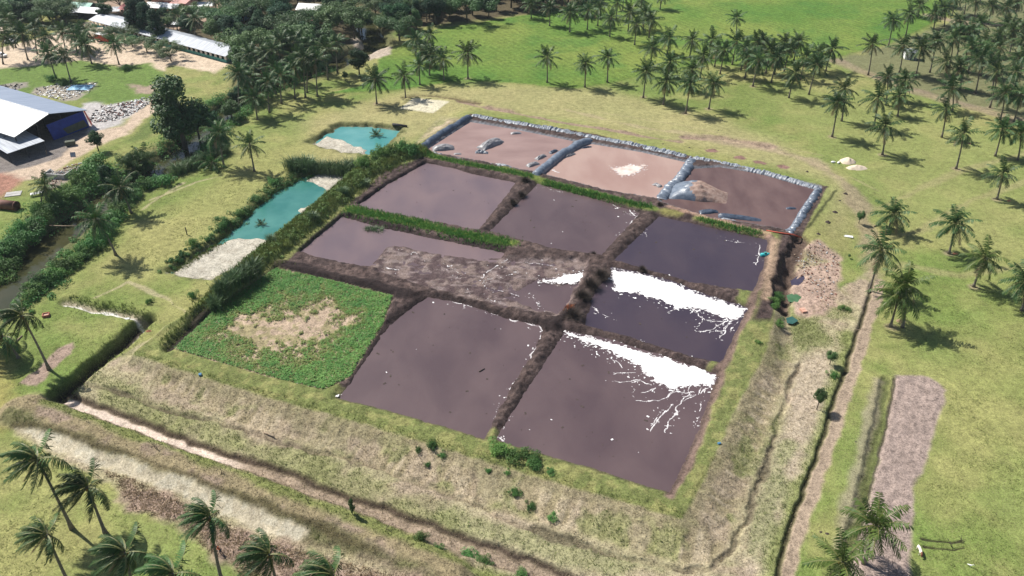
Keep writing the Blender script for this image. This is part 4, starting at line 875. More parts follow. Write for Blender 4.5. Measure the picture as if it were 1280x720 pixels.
ORD = ['first','second','third','fourth','fifth','sixth','seventh','eighth','ninth','tenth','eleventh','twelfth','thirteenth','fourteenth','fifteenth','sixteenth','seventeenth','eighteenth','nineteenth','twentieth','twenty-first','twenty-second','twenty-third','twenty-fourth','twenty-fifth']
def palm_cluster(L, phrase, group, size=1.0, top_off=9):
    """L: (base x, base y, crown top y[, crown x]) ; labelled in order of their crowns from the left"""
    L = sorted(L, key=lambda q_: q_[3] if len(q_) > 3 else q_[0])
    for i, q_ in enumerate(L):
        bx, by, ty = q_[:3]; H = by-ty; cx = q_[3] if len(q_) > 3 else bx-(bx-640)/(1835-by)*-1*H*.0+(bx-640)/(1835-by)*H*.95
        p = at(bx, by); tp = upright(p, cx, ty+H*.27)
        hh = tp.z; off = math.hypot(tp.x-p[0], tp.y-p[1])
        adj = 'tall' if hh > 9.6 else ('short' if hh < 7.2 else 'slender'); adj += ' leaning' if off > 1.6 else ''
        palm(bx, by, f'{adj} palm {phrase}, {ORD[i]} from the left' if len(L) > 1 else f'{adj} coconut palm {phrase}', top=(cx, ty+H*.27), size=size, group=group)
def build_palms():
    pc = palm_cluster
    # --- near, bottom left (wind blown)
    for bx, by, tx, ty, l in ((90,661,46,573,'leaning palm with wind swept crown over the lawn, upper left of the near group'),(132,667,109,608,'wind swept palm right of the leaning one, fronds blown to the left'),(92,742,58,668,'low near palm at the bottom left, crown blown to the left'),(175,760,156,690,'near palm at the bottom edge left of the person'),(278,728,262,645,'near palm beside the person in orange on the litter'),(352,752,336,692,'near palm at the bottom edge right of the person'),(232,790,216,716,'palm crown just showing at the bottom edge left of the person'),(430,795,416,718,'palm crown just showing at the bottom edge, farthest right of the near group')):
        palm(bx, by, l, top=(tx, ty), windy=True, size=.93, group='wind swept palms at the bottom left')
    palm(1080, 704, 'bright near palm on the ploughed plot edge, upper of two crowns', top=(1094,656), yellowish=True, size=.88, group='palms by the ploughed plot')
    palm(1043, 752, 'bright near palm at the bottom edge by the ploughed plot, lower of two crowns', top=(1053,702), yellowish=True, size=.88, group='palms by the ploughed plot')
    for bx, by, tx, ty, l in ((61,461,27,394,'leaning palm over the bare soil patch at the left edge'),(23,447,3,420,'palm cut by the left edge beside the bare soil patch')):
        palm(bx, by, l, top=(tx, ty), windy=True, size=.95, group='palms at the left edge')
    palm(-22, 440, 'dark palm crown at the left edge above the lawn', top=(-12,398), windy=True, group='palms at the left edge')
    # --- right lawn, near
    for bx, by, tx, ty, l in ((1113,408,1124,368,'leaning twin palm beside the track, thinner left trunk'),(1128,409,1133,355,'twin palm beside the track, upright right trunk with broad shadow'),(1087,362,1102,312,'palm leaning over the upper end of the track'),(1110,288,1117,267,'short palm behind the track head with brush at its foot'),(1186,317,1194,279,'palm alone in the right lawn between the track head and the right edge'),(1217,358,1231,322,'broad palm in the right lawn with yellow fronds'),(1277,388,1284,350,'palm cut by the right edge beside a dark shadow'),(1246,249,1254,216,'palm on the right lawn near the right edge with litter at its foot'),(1195,211,1205,166,'slender palm on the right lawn left of the edge cluster'),(1103,193,1107,157,'bushy palm on the lawn above the sand pile'),(1040,171,1048,127,'leaning palm on the lawn with long shadow right of the rice belt'),(1052,151,1056,110,'palm close behind the leaning lawn palm'),(1177,172,1183,136,'palm at the grove edge with reddish hanging leaves'),(1244,195,1253,161,'leftmost of two palms at the right edge on the lawn'),(1272,200,1276,166,'rightmost of two palms at the right edge on the lawn')):
        palm(bx, by, l, top=(tx, ty), size=.98, group='palms on the right lawn', yellowish='yellow' in l or 'twin' in l)
    pc([(1092,159,108,1098),(1107,131,82,1110),(1122,145,110,1124),(1130,127,90,1132)], 'in the tight foursome right of the rice belt', 'palm foursome')
    # --- grove at the upper right
    pc([(1085,94,41,1091),(1124,91,45,1130),(1144,97,46,1152),(1162,91,34,1171)], 'on the grove floor by the white hut', 'palms by the white hut')
    pc([(1110,59,12,1117),(1132,45,6,1137),(1147,22,0,1150),(1167,36,8,1169)], 'on the grove edge of the rice field', 'palms on the grove rice edge')
    pc([(1186,86,35,1192),(1207,72,25,1212),(1200,112,72,1201),(1219,117,56,1226),(1190,140,99,1191),(1237,135,70,1248),(1260,127,75,1270),(1240,112,66,1243),(1267,153,105,1276),(1228,70,41,1232),(1216,62,30,1218),(1247,70,34,1250),(1276,86,38,1282),(1268,110,58,1275),(1180,110,64,1184),(1210,92,46,1215),(1245,90,46,1250),(1226,95,50,1232),(1196,72,28,1199),(1262,66,26,1267),(1250,150,102,1257)], 'in the middle of the upper right grove', 'palms of the upper right grove')
    pc([(1176,8,-28,1178),(1190,20,-10,1194),(1205,18,-14,1208),(1217,26,-8,1220),(1235,30,-2,1240),(1255,28,2,1259),(1268,26,-10,1272),(1197,46,17,1200),(1222,48,21,1226),(1255,53,22,1260),(1276,55,25,1281),(1180,33,0,1181),(1244,10,-26,1248),(1225,4,-30,1228)], 'along the top edge of the upper right grove', 'palms at the top of the grove')
    pc([(1300,100,50),(1312,140,92),(1330,70,25),(1345,120,75),(1320,30,-8),(1360,45,5),(1325,190,145),(1335,250,200),(1345,330,275)], 'beyond the right edge', 'palms beyond the right edge')
    # --- belt through the rice
    pc([(684,104,59,684),(731,109,67,732),(759,103,60,760)], 'on the near edge of the rice field, set apart', 'palms on the near rice edge')
    pc([(471,130,87,469),(507,122,84,505)], 'in front of the rice by the pale sand pad', 'palms by the sand pad')
    pc([(525,107,72,524),(537,95,58,538),(555,101,63,554),(520,68,42,520),(538,62,35,538),(528,82,52,528)], 'in the clump left of the rice', 'palm clump at the left end of the rice')
    palm(585, 99, 'slender palm alone on the near edge of the rice, right of the clump', top=(585,66), group='palms on the near rice edge')
    pc([(664,24,-3),(687,33,0),(712,41,5),(734,38,2),(762,47,12),(793,57,20),(811,48,16),(804,38,8),(785,40,6),(770,25,-5),(750,22,-8),(725,20,-8),(747,33,0),(778,14,-18),(800,20,-8),(825,12,-14)], 'in the far belt crossing the rice', 'palms of the far belt')
    pc([(834,69,39),(813,83,50),(804,122,77),(835,96,70),(829,131,91),(857,142,91),(861,113,77),(886,136,91)], 'in the near end of the belt below the rice', 'palms at the near end of the belt')
    pc([(862,72,42),(875,98,60),(886,72,41),(900,93,50),(915,82,41),(926,88,50),(931,98,60),(941,108,63),(940,78,42),(948,78,44),(957,92,52),(893,84,52)], 'in the belt below the lone rice palm, left half', 'palms of the right belt, left half')
    palm(920, 45, 'lone palm standing in the middle of the bright rice field', top=(921,22), group='palms on the near rice edge')
    pc([(964,103,62),(975,77,44),(968,93,56),(992,76,43),(986,122,80),(1011,118,66),(1000,100,60),(1032,89,51),(980,90,50),(1016,92,58)], 'in the belt below the lone rice palm, right half', 'palms of the right belt, right half')
    # --- left grove in front of the wood
    pc([(397,121,56,395),(382,122,54,380),(384,116,64,386),(369,123,71,368),(352,130,80,351),(337,141,88,335),(371,105,60,372),(410,100,46,408),(422,91,38,420),(322,150,112,318),(345,118,74,344)], 'in the left grove, front row', 'palms in front of the left wood')
    pc([(350,88,38,350),(365,86,40,366),(330,100,55,330),(341,100,48,340),(318,120,72,317),(300,142,72,298),(312,128,85,310),(395,92,50,396),(310,98,56,311),(380,84,44,381)], 'in the left grove, back row', 'palms in the back of the left grove')
    # --- meadow and canal
    for bx, by, tx, ty, l in ((318,214,312,180,'palm alone on the yellow meadow above the reed row'),(280,208,273,165,'palm on the meadow edge beside the upper canal reeds'),(164,266,150,234,'dark palm on the canal bank with its shadow on the meadow'),(145,319,120,274,'drooping palm leaning over the canal bushes'),(52,262,56,232,'small palm crown among the far canal bank bushes')):
        palm(bx, by, l, top=(tx, ty), group='palms along the canal', size=.95, nuts=False)
    # --- yard at the upper left
    pc([(70,98,54,60),(89,103,57,80),(115,80,47,106),(149,81,45,142),(82,62,30,78),(97,66,34,92),(104,70,38,100),(60,72,36,57),(35,75,30,28),(47,68,22,43),(108,62,30,105)], 'in the sandy yard at the upper left', 'palms in the sandy yard')
    pc([(4,80,33,6),(20,60,22,18),(10,48,14,8)], 'at the left edge of the sandy yard', 'palms at the left edge of the yard')
    pc([(245,52,14,243),(268,22,-10,266),(290,20,-14,288),(222,40,12,222)], 'among the huts behind the long barn', 'palms among the huts')

    for bx, by, l in ((166,212,'big stemless palm clump by the canal bend, right of the creeper tree'),(176,204,'stemless palm clump behind another at the canal bend'),(304,118,'stemless palm clump in front of the left wood'),(268,210,'stemless palm bush among the upper canal reeds')):
        palm(bx, by, l, h=1.6, size=1.05, group='stemless palms', nuts=False)
# ------------------------------------------------------------------ broadleaf trees
TREES = {}
def tree_meshes(kind, k):
    if (kind, k) not in TREES:
        rg = np.random.default_rng(4000+k*31+len(kind)*7); m = 26
        if kind == 'round':   # unit: height 1, crown radius .42
            C = rg.normal(0, 1, (m,3)); C /= np.linalg.norm(C, axis=1)[:,None]; C = C*[.27,.27,.24]*rg.uniform(.55,1.1,(m,1))+[0,0,.62]; rad = rg.uniform(.09,.16,m)
        elif kind == 'tall':
            zz = rg.uniform(.22,.92,m); a = rg.uniform(0,6.28,m); r_ = .20*np.sin(np.clip((1.02-zz)*1.25,0,1)*1.9)*rg.uniform(.4,1.1,m); C = np.column_stack([r_*np.cos(a), r_*np.sin(a), zz]); rad = rg.uniform(.08,.14,m)
        else:                 # umbrella crowned, wide
            C = np.column_stack([rg.normal(0,.32,m), rg.normal(0,.32,m), rg.uniform(.6,.85,m)]); rad = rg.uniform(.13,.2,m)
        V, F = leaf_cloud(rg, C, rad, 260, .0215, up=.5, flat=.8)
        crown = mesh_np('crown', V, F, [MATS['light_tree_leaf' if kind == 'wide' else 'tree_leaf']])
        light = crown.copy(); light.materials.clear(); light.materials.append(MATS['light_tree_leaf'])
        mb = MB(); mb.tube([(0,0,-.02),(.01,0,.2),(0,.01,.45),(.01,0,.65)], [.03,.024,.018,.008], 7)
        for c in C[:7]: mb.tube([(0,0,.28), tuple((np.array([0,0,.4])+c)/2), tuple(c)], [.015,.010,.004], 5)
        o = mb.build('trunk', MATS['bark'], None, True); TREES[(kind, k)] = (crown, light, o.data); bpy.data.objects.remove(o)
    return TREES[(kind, k)]
def tree(px, py, h, label, kind='round', wide=1.0, group=None, light=False, name='broadleaf_tree'):
    p = at(px, py); c, l, tr = tree_meshes(kind, rnd.randrange(5))
    t = thing(name, label, 'tree', (p[0], p[1], ground_z(*p)), rnd.uniform(0,6.28), group); s = (h*wide, h*wide, h)
    for nm, me in (('trunk', tr), ('crown', l if light else c)): o = link(nm, me, t); o.scale = s
    return t
def build_trees():
    tree(230, 178, 22, 'huge dark tree standing by the canal, largest of the upper left', 'tall', 1.15, light=True); tree(249, 172, 15, 'dark tree crowded against the right side of the huge canal tree', 'round', .8)
    tree(214, 168, 14, 'dark tree crowded against the left side of the huge canal tree', 'round', .7); tree(262,160,9,'low dark tree right of the huge canal tree','round',.9)
    tree(450, 96, 10, 'round dark green tree alone at the left end of the rice', 'round', 1.0); tree(432, 101, 3.5, 'small pale tree left of the round dark tree', 'round', .8, light=True)
    tree(1073, 281, 3.6, 'small round bright green tree on the lawn near the pond corner', 'round', .75, light=True)
    tree(1037, 456, 3.4, 'small thin stemmed tree beside the track, upper of two', 'round', .85, light=True); tree(1021, 511, 5.2, 'small thin stemmed tree beside the track, lower of two', 'round', .6, light=True)
    tree(1061, 323, 1.2, 'tiny green sapling on the lawn left of the track head', 'round', .8, light=True)
    tree(442, 651, 3.4, 'thin upright sapling on the outer bank with a line shadow', 'tall', .5, light=True)
    tree(143, 246, 12, 'tree overgrown with creepers beside the rubble slope', 'tall', .8); tree(124, 190, 6.5, 'broad leaved tree in front of the tarpaulin shed', 'round', 1.0); tree(165, 212, 6, 'bushy dark tree on the canal bend by the rubble', 'wide', .8); tree(182,205,5,'low dark tree right of the canal bend tree','wide',.8)
    for i, (x, y) in enumerate([(112,40),(130,45),(148,50),(166,54),(184,60),(202,64),(214,72),(158,44)]): tree(x, y+5, rnd.uniform(5,6.2) if i > 3 else 4.2, f'spreading tree in front of the long barn, {ORD[i]} of eight along it', 'wide', 1.45, 'spreading trees before the long barn')
    for i, (x, y) in enumerate([(175,44),(188,46),(200,52),(183,30)]): tree(x, y, 14-i, ['very dark tall tree behind the long barn, left','very dark tall tree behind the long barn, middle','dark tree behind the long barn, right of the tall pair','dark tree behind the long barn farthest back'][i], 'tall', 1.1)
    for i, (x, y) in enumerate([(270,55),(282,50),(296,56),(272,42),(290,40),(308,64)]): tree(x, y, 10, f'olive tree over the right end of the long barn, {ORD[i]} of six', 'round', 1.1, 'olive trees at the barn end', light=i % 2 == 0)
    for i, (x, y) in enumerate([(283,140),(296,124),(272,156),(308,112),(320,100),(338,92),(290,150),(362,92),(380,84),(398,78)]): tree(x, y, rnd.uniform(5,9), f'leafy tree hiding the upper canal behind the left grove, {ORD[i]} from the huge dark tree', 'round', 1.0, 'trees along the upper canal', light=i % 3 == 0)
    for i, (x, y) in enumerate([(62,18),(80,10),(126,8),(134,22),(152,8),(176,12),(190,6),(208,24),(240,22),(250,4),(268,28),(284,8),(306,26),(322,28),(340,14),(236,40),(212,36)]): tree(x, y+6, rnd.uniform(7,11), f'tree among the village huts at the top left, {ORD[i]} counting from the left', 'round' if i % 2 else 'wide', 1.1, 'trees among the huts')
    n = 0
    L = []
    for i in range(40): L.append((rnd.uniform(-20,92), rnd.uniform(2,36)))
    L = [q_ for q_ in L if not (q_[0] > 78 and q_[1] < 24)]
    L.sort()
    for i, (x, y) in enumerate(L): tree(x, y, rnd.uniform(7,11), 'bushy tree in the dense grove behind the sandy yard', 'round' if i % 3 else 'wide', 1.1, 'grove behind the sandy yard')
    # the wood at the top
    W1 = PL([(292,105),(318,112),(345,92),(380,78),(425,72),(440,52),(470,40),(500,34),(560,28),(560,-40),(300,-40),(285,40)]); W2 = PL([(486,62),(520,40),(560,34),(640,20),(700,12),(740,2),(830,-30),(560,-45),(470,-40)])
    rg = np.random.default_rng(77)
    for W, sp, phrase, group in ((W1, 6.6, 'dark green tree of the wood at the top, left of the stream bend', 'wood left of the stream'), (W2, 6.8, 'dark green tree of the wood at the top, between stream and rice field', 'wood between stream and rice')):
        pts = []; lo, hi = W.min(0), W.max(0); tries = 0
        while tries < 9000 and len(pts) < 135:
            tries += 1; p = rg.uniform(lo, hi)
            if dist(W, p[:1], p[1:])[0] > -1 or any((p[0]-a)**2+(p[1]-b)**2 < sp*sp for a, b in pts): continue
            dc_ = dist(canal, p[:1], p[1:], closed=False)[0]
            if dc_ < 3: continue
            if any(math.hypot(p[0]-hx, p[1]-hy) < 9 for hx, hy in CLEAR): continue
            pts.append((p[0], p[1]))
        for i, (x, y) in enumerate(pts):
            k = rg.random(); c, l, tr = tree_meshes('round' if k < .6 else ('tall' if k < .75 else 'wide'), int(rg.integers(5)))
            t = thing('broadleaf_tree', phrase, 'tree', (x, y, ground_z(x, y)), rnd.uniform(0,6.28), group); h = rg.uniform(8,13.5); wd = rg.uniform(.95,1.3)
            for nm, me in (('trunk', tr), ('crown', l if rg.random() < .22 else c)): o = link(nm, me, t); o.scale = (h*wd, h*wd, h)
CLEAR = [tuple(at(386,30)), tuple(at(388,20)), tuple(at(445,58)), tuple(at(300,14))]
# ------------------------------------------------------------------ buildings
def M_(n): return MATS[n]
def build_building_materials():
    material('white_sheet_roof', (.60,.59,.57), (.84,.84,.83), 1.2, .5, bump=.3, bscale=2, spec=.4, stretch=(.12,3,.2))
    material('blue_grey_sheet_roof', (.18,.22,.30), (.28,.325,.41), 1.2, .45, bump=.3, bscale=2, spec=.5, stretch=(.12,3,.2))
    material('grey_tin_roof', (.27,.29,.33), (.43,.46,.50), 1.2, .5, bump=.3, bscale=2, spec=.4, stretch=(2.2,.12,.2))
    material('blue_tarp', (.012,.030,.22), (.020,.050,.32), .6, .5)
    material('red_tarp', (.55,.03,.04), (.65,.06,.05), 1, .5)
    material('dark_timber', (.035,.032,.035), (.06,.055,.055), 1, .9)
    material('olive_sheet', (.07,.08,.06), (.10,.11,.08), 1, .8)
    material('pale_wall', (.52,.50,.45), (.62,.60,.55), 1, .8)
    material('turquoise_paint', (.06,.25,.22), (.09,.30,.26), 1, .7)
    material('red_paint', (.38,.06,.035), (.45,.10,.06), 1, .6)
    material('pink_paint', (.52,.28,.24), (.60,.35,.30), 1, .8)
    material('rose_roof', (.50,.16,.15), (.60,.24,.22), .8, .7)
    material('teal_roof', (.16,.36,.30), (.24,.44,.36), .8, .6)
    material('thatch', (.20,.16,.12), (.30,.25,.19), 2, .95, bump=.4)
    material('tan_roof', (.50,.40,.30), (.60,.50,.40), 1, .9)
    material('blue_paint', (.07,.20,.36), (.10,.26,.44), 1, .6)
    material('white_paint', (.72,.72,.70), (.80,.80,.78), 1, .5)
    material('glass_dark', (.02,.025,.03), (.03,.035,.04), 1, .1, spec=.6)
    material('tyre', (.02,.02,.02), (.03,.03,.03), 1, .9)
    material('concrete', (.33,.32,.31), (.43,.42,.40), 1.2, .9, bump=.3)
    material('rust', (.13,.055,.040), (.22,.10,.07), .8, .7, bump=.2)
    material('timber', (.22,.16,.11), (.32,.25,.18), 2, .9)
    material('brick_red', (.30,.11,.07), (.38,.16,.11), 3, .9)
    material('sand', (.55,.45,.34), (.64,.54,.42), 2, .95, bump=.3)
    material('turquoise_plastic', (.02,.36,.38), (.03,.44,.46), 1, .35, spec=.5)
def unit(v): return v/np.linalg.norm(v)
def build_shed():
    Rr, Ll = at(105,137,5.0), at(17,169.5,5.0); g = Rr-Ll; W = np.linalg.norm(g); gx = g/W; ax = np.array([-gx[1], gx[0]])
    if ax[0] > 0: ax = -ax
    t = thing('storage_shed', 'big open shed with white and blue grey roof slopes and blue tarpaulins', 'shed', (Ll[0], Ll[1], 0), math.atan2(gx[1], gx[0]))
    # local frame: x across the gable (left eave to right eave), y out of the gable
    s = 1 if (np.array([-gx[1], gx[0]]) @ ax) > 0 else -1
    D = 46*s; rid = W*.5; ez, rz_ = 5.0, 7.6
    ov = -.8*s
    m = MB(); m.slab([(-.4,ov,ez-.1),(rid,ov,rz_),(rid,D,rz_),(-.4,D,ez-.1)] if s > 0 else [(-.4,D,ez-.1),(rid,D,rz_),(rid,ov,rz_),(-.4,ov,ez-.1)], .15)
    a = m.build('roof_slope', M_('white_sheet_roof'), t); a['label'] = 'white roof slope'
    m = MB(); m.slab([(rid,ov,rz_+.004),(W+.4,ov,ez-.1),(W+.4,D,ez-.1),(rid,D,rz_+.004)] if s > 0 else [(rid,D,rz_+.004),(W+.4,D,ez-.1),(W+.4,ov,ez-.1),(rid,ov,rz_+.004)], .15)
    a = m.build('roof_slope', M_('blue_grey_sheet_roof'), t); a['label'] = 'blue grey roof slope'
    m = MB(); m.tube([(rid,ov,rz_+.02),(rid,D,rz_+.02)], [.16,.16], 6); m.build('ridge_cap', M_('white_sheet_roof'), t)
    for fx in (.02,.33,.66,.98):
        for j in range(0, 5): m = MB(); m.tube([(W*fx, s*(.4+j*9), -.3), (W*fx, s*(.4+j*9), ez+(rz_-ez)*(1-abs(fx-.5)*2)-.3)], [.14,.14], 6); m.build('post', M_('dark_timber'), t)
    m = MB(); m.slab([(W*.44,s*.1,4.6),(W*.98,s*.0,4.75),(W*.98,-s*.9,.1),(W*.46,-s*.5,.0)], .06); m.build('tarpaulin', M_('blue_tarp'), t)
    m = MB(); m.slab([(W*.62,-s*.5,2.2),(W*.93,-s*.75,2.6),(W*.96,-s*1.0,.6),(W*.66,-s*.75,.5)], .06); m.build('patch_sheet', M_('olive_sheet'), t)
    m = MB(); m.slab([(W*.985,-s*.05,4.6),(W*1.03,s*.9,4.4),(W*1.07,s*.6,.2),(W*1.0,-s*1.2,.2)], .06); m.build('side_sheet', M_('red_tarp'), t)
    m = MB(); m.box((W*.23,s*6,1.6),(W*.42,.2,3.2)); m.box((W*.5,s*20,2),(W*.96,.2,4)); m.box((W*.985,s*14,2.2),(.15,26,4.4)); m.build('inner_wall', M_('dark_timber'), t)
    A, B = at(55.5,175.5,3.4), at(9,192,3.0); d = unit(A-B)
    l = thing('lean_to_shelter', 'low shelter with a pale flat roof in front of the big shed', 'shelter', (B[0],B[1],0), math.atan2(d[1],d[0])); Wd = np.linalg.norm(A-B)
    m = MB(); m.slab([(0,0,3.0),(Wd,0,3.3),(Wd,s*30,3.3),(0,s*30,3.0)][::s], .12); m.build('roof', M_('grey_tin_roof'), l)
    for x in (.3, Wd*.5, Wd-.3):
        for y in (.4, 8, 16): m = MB(); m.tube([(x, s*y, -.3),(x, s*y, 2.95)], [.1,.1], 6); m.build('post', M_('dark_timber'), l)
def build_barn():
    A, B, C = at(282,69.5,2.6), at(112,24,2.6), at(298,63.5,2.6)
    d = unit(B-A); L = np.linalg.norm(B-A); n = np.array([-d[1], d[0]])
    if n @ (C-A) < 0: n = -n
    Wd = 9.0
    t = thing('long_barn', 'long low barn with a pale tin roof and rows of openings above a turquoise base', 'barn', (A[0],A[1],0), math.atan2(d[1],d[0])); s = 1 if np.array([-d[1], d[0]]) @ n > 0 else -1
    m = MB(); m.slab([(-.5,-s*.6,2.5),(L,-s*.6,2.5),(L,s*Wd*.5,3.9),(-.5,s*Wd*.5,3.9)][::s], .1); m.build('roof_slope', M_('grey_tin_roof'), t)
    m = MB(); m.slab([(-.5,s*Wd*.5,3.9+.003),(L,s*Wd*.5,3.9+.003),(L,s*(Wd+.6),2.5),(-.5,s*(Wd+.6),2.5)][::s], .1); m.build('roof_slope', M_('grey_tin_roof'), t)
    m = MB(); m.box((L/2-.2,0,.45),(L-.4,.2,1.3)); m.box((L/2-.2,s*Wd,.45),(L-.4,.2,1.3)); m.box((.0,s*Wd/2,.45),(.2,Wd-.3,1.3)); m.build('base_wall', M_('turquoise_paint'), t)
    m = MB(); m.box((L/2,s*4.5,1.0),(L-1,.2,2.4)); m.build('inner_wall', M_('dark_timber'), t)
    k = int(L/2.6)
    for i in range(min(k,60)): m = MB(); m.box((.4+i*2.6,0,1.78),(1.05,.25,1.36)); m.build('pillar', M_('pale_wall'), t)
    m = MB(); m.box((.0,s*Wd/2,1.9),(.22,Wd-.4,1.6)); m.box((0,s*Wd/2,3.0),(.22,Wd*.5,.6)); m.build('end_wall', M_('grey_tin_roof'), t)
def hut(px, py, w, d, h, ang, roof, wall, label, name='village_hut', cat='hut', style='gable', open_=False):
    p = at(px, py); t = thing(name, label, cat, (p[0],p[1],ground_z(*p)), ang); o = .5
    rise = w*.22 if style == 'gable' else (.5 if style == 'shed' else w*.35)
    m = MB()
    if style == 'gable':
        m.slab([(-d/2-o,-w/2-o,h-.15),(d/2+o,-w/2-o,h-.15),(d/2+o,0,h+rise),(-d/2-o,0,h+rise)], .12); m.slab([(-d/2-o,0,h+rise+.003),(d/2+o,0,h+rise+.003),(d/2+o,w/2+o,h-.15),(-d/2-o,w/2+o,h-.15)], .12)
    elif style == 'shed': m.slab([(-d/2-o,-w/2-o,h),(d/2+o,-w/2-o,h),(d/2+o,w/2+o,h+rise),(-d/2-o,w/2+o,h+rise)], .12)
    else:
        a = [(-d/2-o,-w/2-o,h),(d/2+o,-w/2-o,h),(d/2+o,w/2+o,h),(-d/2-o,w/2+o,h)]; m.add(a+[(0,0,h+rise)], [(0,1,4),(1,2,4),(2,3,4),(3,0,4),(3,2,1,0)])
    m.build('roof', M_(roof), t)
    if open_:
        for sx_ in (-1,1):
            for sy_ in (-1,1): m = MB(); m.box((sx_*(d/2-.1), sy_*(w/2-.1), h/2-.1),(.15,.15,h)); m.build('post', M_('timber'), t)
    else:
        m = MB()
        for sx_ in (-1,1): m.box((sx_*d/2,0,h/2-.1),(.12,w,h+.1)); m.box((0,sx_*(w/2),h/2-.1),(d-.13,.12,h+.1))
        m.build('wall', M_(wall), t)
        m = MB(); m.box((d*.12,-w/2-.05,h*.42),(.95,.06,h*.8)); m.build('door', M_('dark_timber'), t)
        for x in (-d*.25, d*.36): m = MB(); m.box((x,-w/2-.05,h*.55),(d*.16,.06,h*.35)); m.build('window', M_('glass_dark'), t)
    return t
def build_huts():
    H = hut
    H(104,17,7,11,3,R(-12),'teal_roof','pale_wall','hut with a faded teal roof behind the dark grove'); H(117,22,6,9,2.8,R(-12),'grey_tin_roof','dark_timber','hut with a pale tin roof beside the teal roofed hut')
    H(88,21,5,8,2.6,R(-5),'grey_tin_roof','dark_timber','open shelter with a patchy grey roof at the grove edge',open_=True); H(12,6,6,7,3,R(20),'rose_roof','white_paint','red roofed hut showing above the grove at the upper left corner',style='hip')
    H(141,19,4.5,7,2.4,R(5),'grey_tin_roof','dark_timber','low stall with a grey tin roof between the teal hut and the pink pavilion',open_=True,name='market_stall',cat='stall'); H(161,17,6,6,2.6,R(10),'rose_roof','dark_timber','open pavilion with a pointed pink roof',style='hip',open_=True,name='pavilion',cat='pavilion')
    H(200,15,6,8,2.8,R(-8),'white_sheet_roof','red_paint','hut with a bright white roof and dark front, left of the orange red hut'); H(216,17,5,7,3,R(-8),'grey_tin_roof','red_paint','orange red hut with a small grey roof')
    H(229,14,6,6,4,R(-5),'pink_paint','pink_paint','pale pink house beside the orange red hut',style='shed'); H(220,5,9,16,3,R(-5),'thatch','pink_paint','long thatched house at the top edge behind the orange red hut')
    H(222,30,5,7,2.4,R(-20),'thatch','dark_timber','grey thatched hut behind the middle of the long barn'); H(229,36,4,6,2.2,R(-15),'grey_tin_roof','dark_timber','small open hut with a tin roof in front of the grey thatched hut',open_=True)
    H(258,13,4,7,2.4,R(0),'white_sheet_roof','dark_timber','white awning among the palms right of the pink house',open_=True,style='shed',name='awning',cat='awning'); H(246,16,4,5,2.2,R(0),'white_sheet_roof','pale_wall','tiny white roofed hut between the palms')
    H(296,24,6,15,3,R(14),'grey_tin_roof','blue_paint','long blue hut with a pale tin roof'); H(281,22,4,5,2.6,R(14),'white_sheet_roof','blue_paint','small bright blue hut with a white roof left of the long blue hut')
    H(318,10,6,9,3,R(5),'grey_tin_roof','pale_wall','tin roofed house at the edge of the wood'); H(386,33,6.5,8,3,R(-30),'rose_roof','pink_paint','hut with a pinkish red roof in a gap of the wood'); H(390,22,7,9,4,R(-10),'white_sheet_roof','white_paint','white walled house in a gap of the wood')
    H(114,47,5,8,2.2,R(15),'tan_roof','timber','tan roofed open shelter in the sandy yard',open_=True,style='shed',name='shelter',cat='shelter'); H(4,46,5,8,2.4,R(0),'tan_roof','dark_timber','low open awning at the left edge of the sandy yard',open_=True,style='shed',name='awning',cat='awning')
    # little white house in the palm grove
    p = at(1137,73.5); t = thing('guard_hut', 'tiny white hut with a grey blue front among the grove palms', 'hut', (p[0],p[1],ground_z(*p)), R(-14))
    m = MB(); m.box((-1.9,0,1.3),(.12,2.6,2.7)); m.box((0,1.3,1.3),(3.8,.12,2.7)); m.box((1.9,0,1.3),(.12,2.6,2.7)); m.box((-1.0,-1.32,1.3),(1.7,.12,2.7)); m.build('wall', M_('white_paint'), t)
    m = MB(); m.box((.95,-1.3,1.2),(1.7,.1,2.4)); m.build('door', M_('blue_grey_sheet_roof'), t)
    m = MB(); m.slab([(-2.3,-1.8,2.65),(2.3,-1.8,2.65),(2.3,1.7,3.1),(-2.3,1.7,3.1)], .1); m.build('roof', M_('grey_tin_roof'), t)
    p = at(1130.5,70.5); t = thing('water_tank', 'small white upright tank left of the tiny white hut', 'tank', (p[0],p[1],ground_z(*p)))
    m = MB(); m.tube([(0,0,-.1),(0,0,1.5),(0,0,1.75),(0,0,1.85)],[.6,.6,.35,.2],12); m.build('tank_body', M_('white_paint'), t); m = MB(); m.tube([(0,0,1.85),(0,0,1.95)],[.22,.22],10); m.build('lid', M_('dark_timber'), t)
def wheel(t, x, y, r=.42, w=.28):
    m = MB(); m.tube([(x,y-w/2,r),(x,y+w/2,r)],[r,r],14); a = m.build('wheel', M_('tyre'), t, False)
    m = MB(); m.tube([(x,y-w/2-.02,r),(x,y+w/2+.02,r)],[r*.55,r*.55],10); m.build('rim', M_('grey_tin_roof'), a)
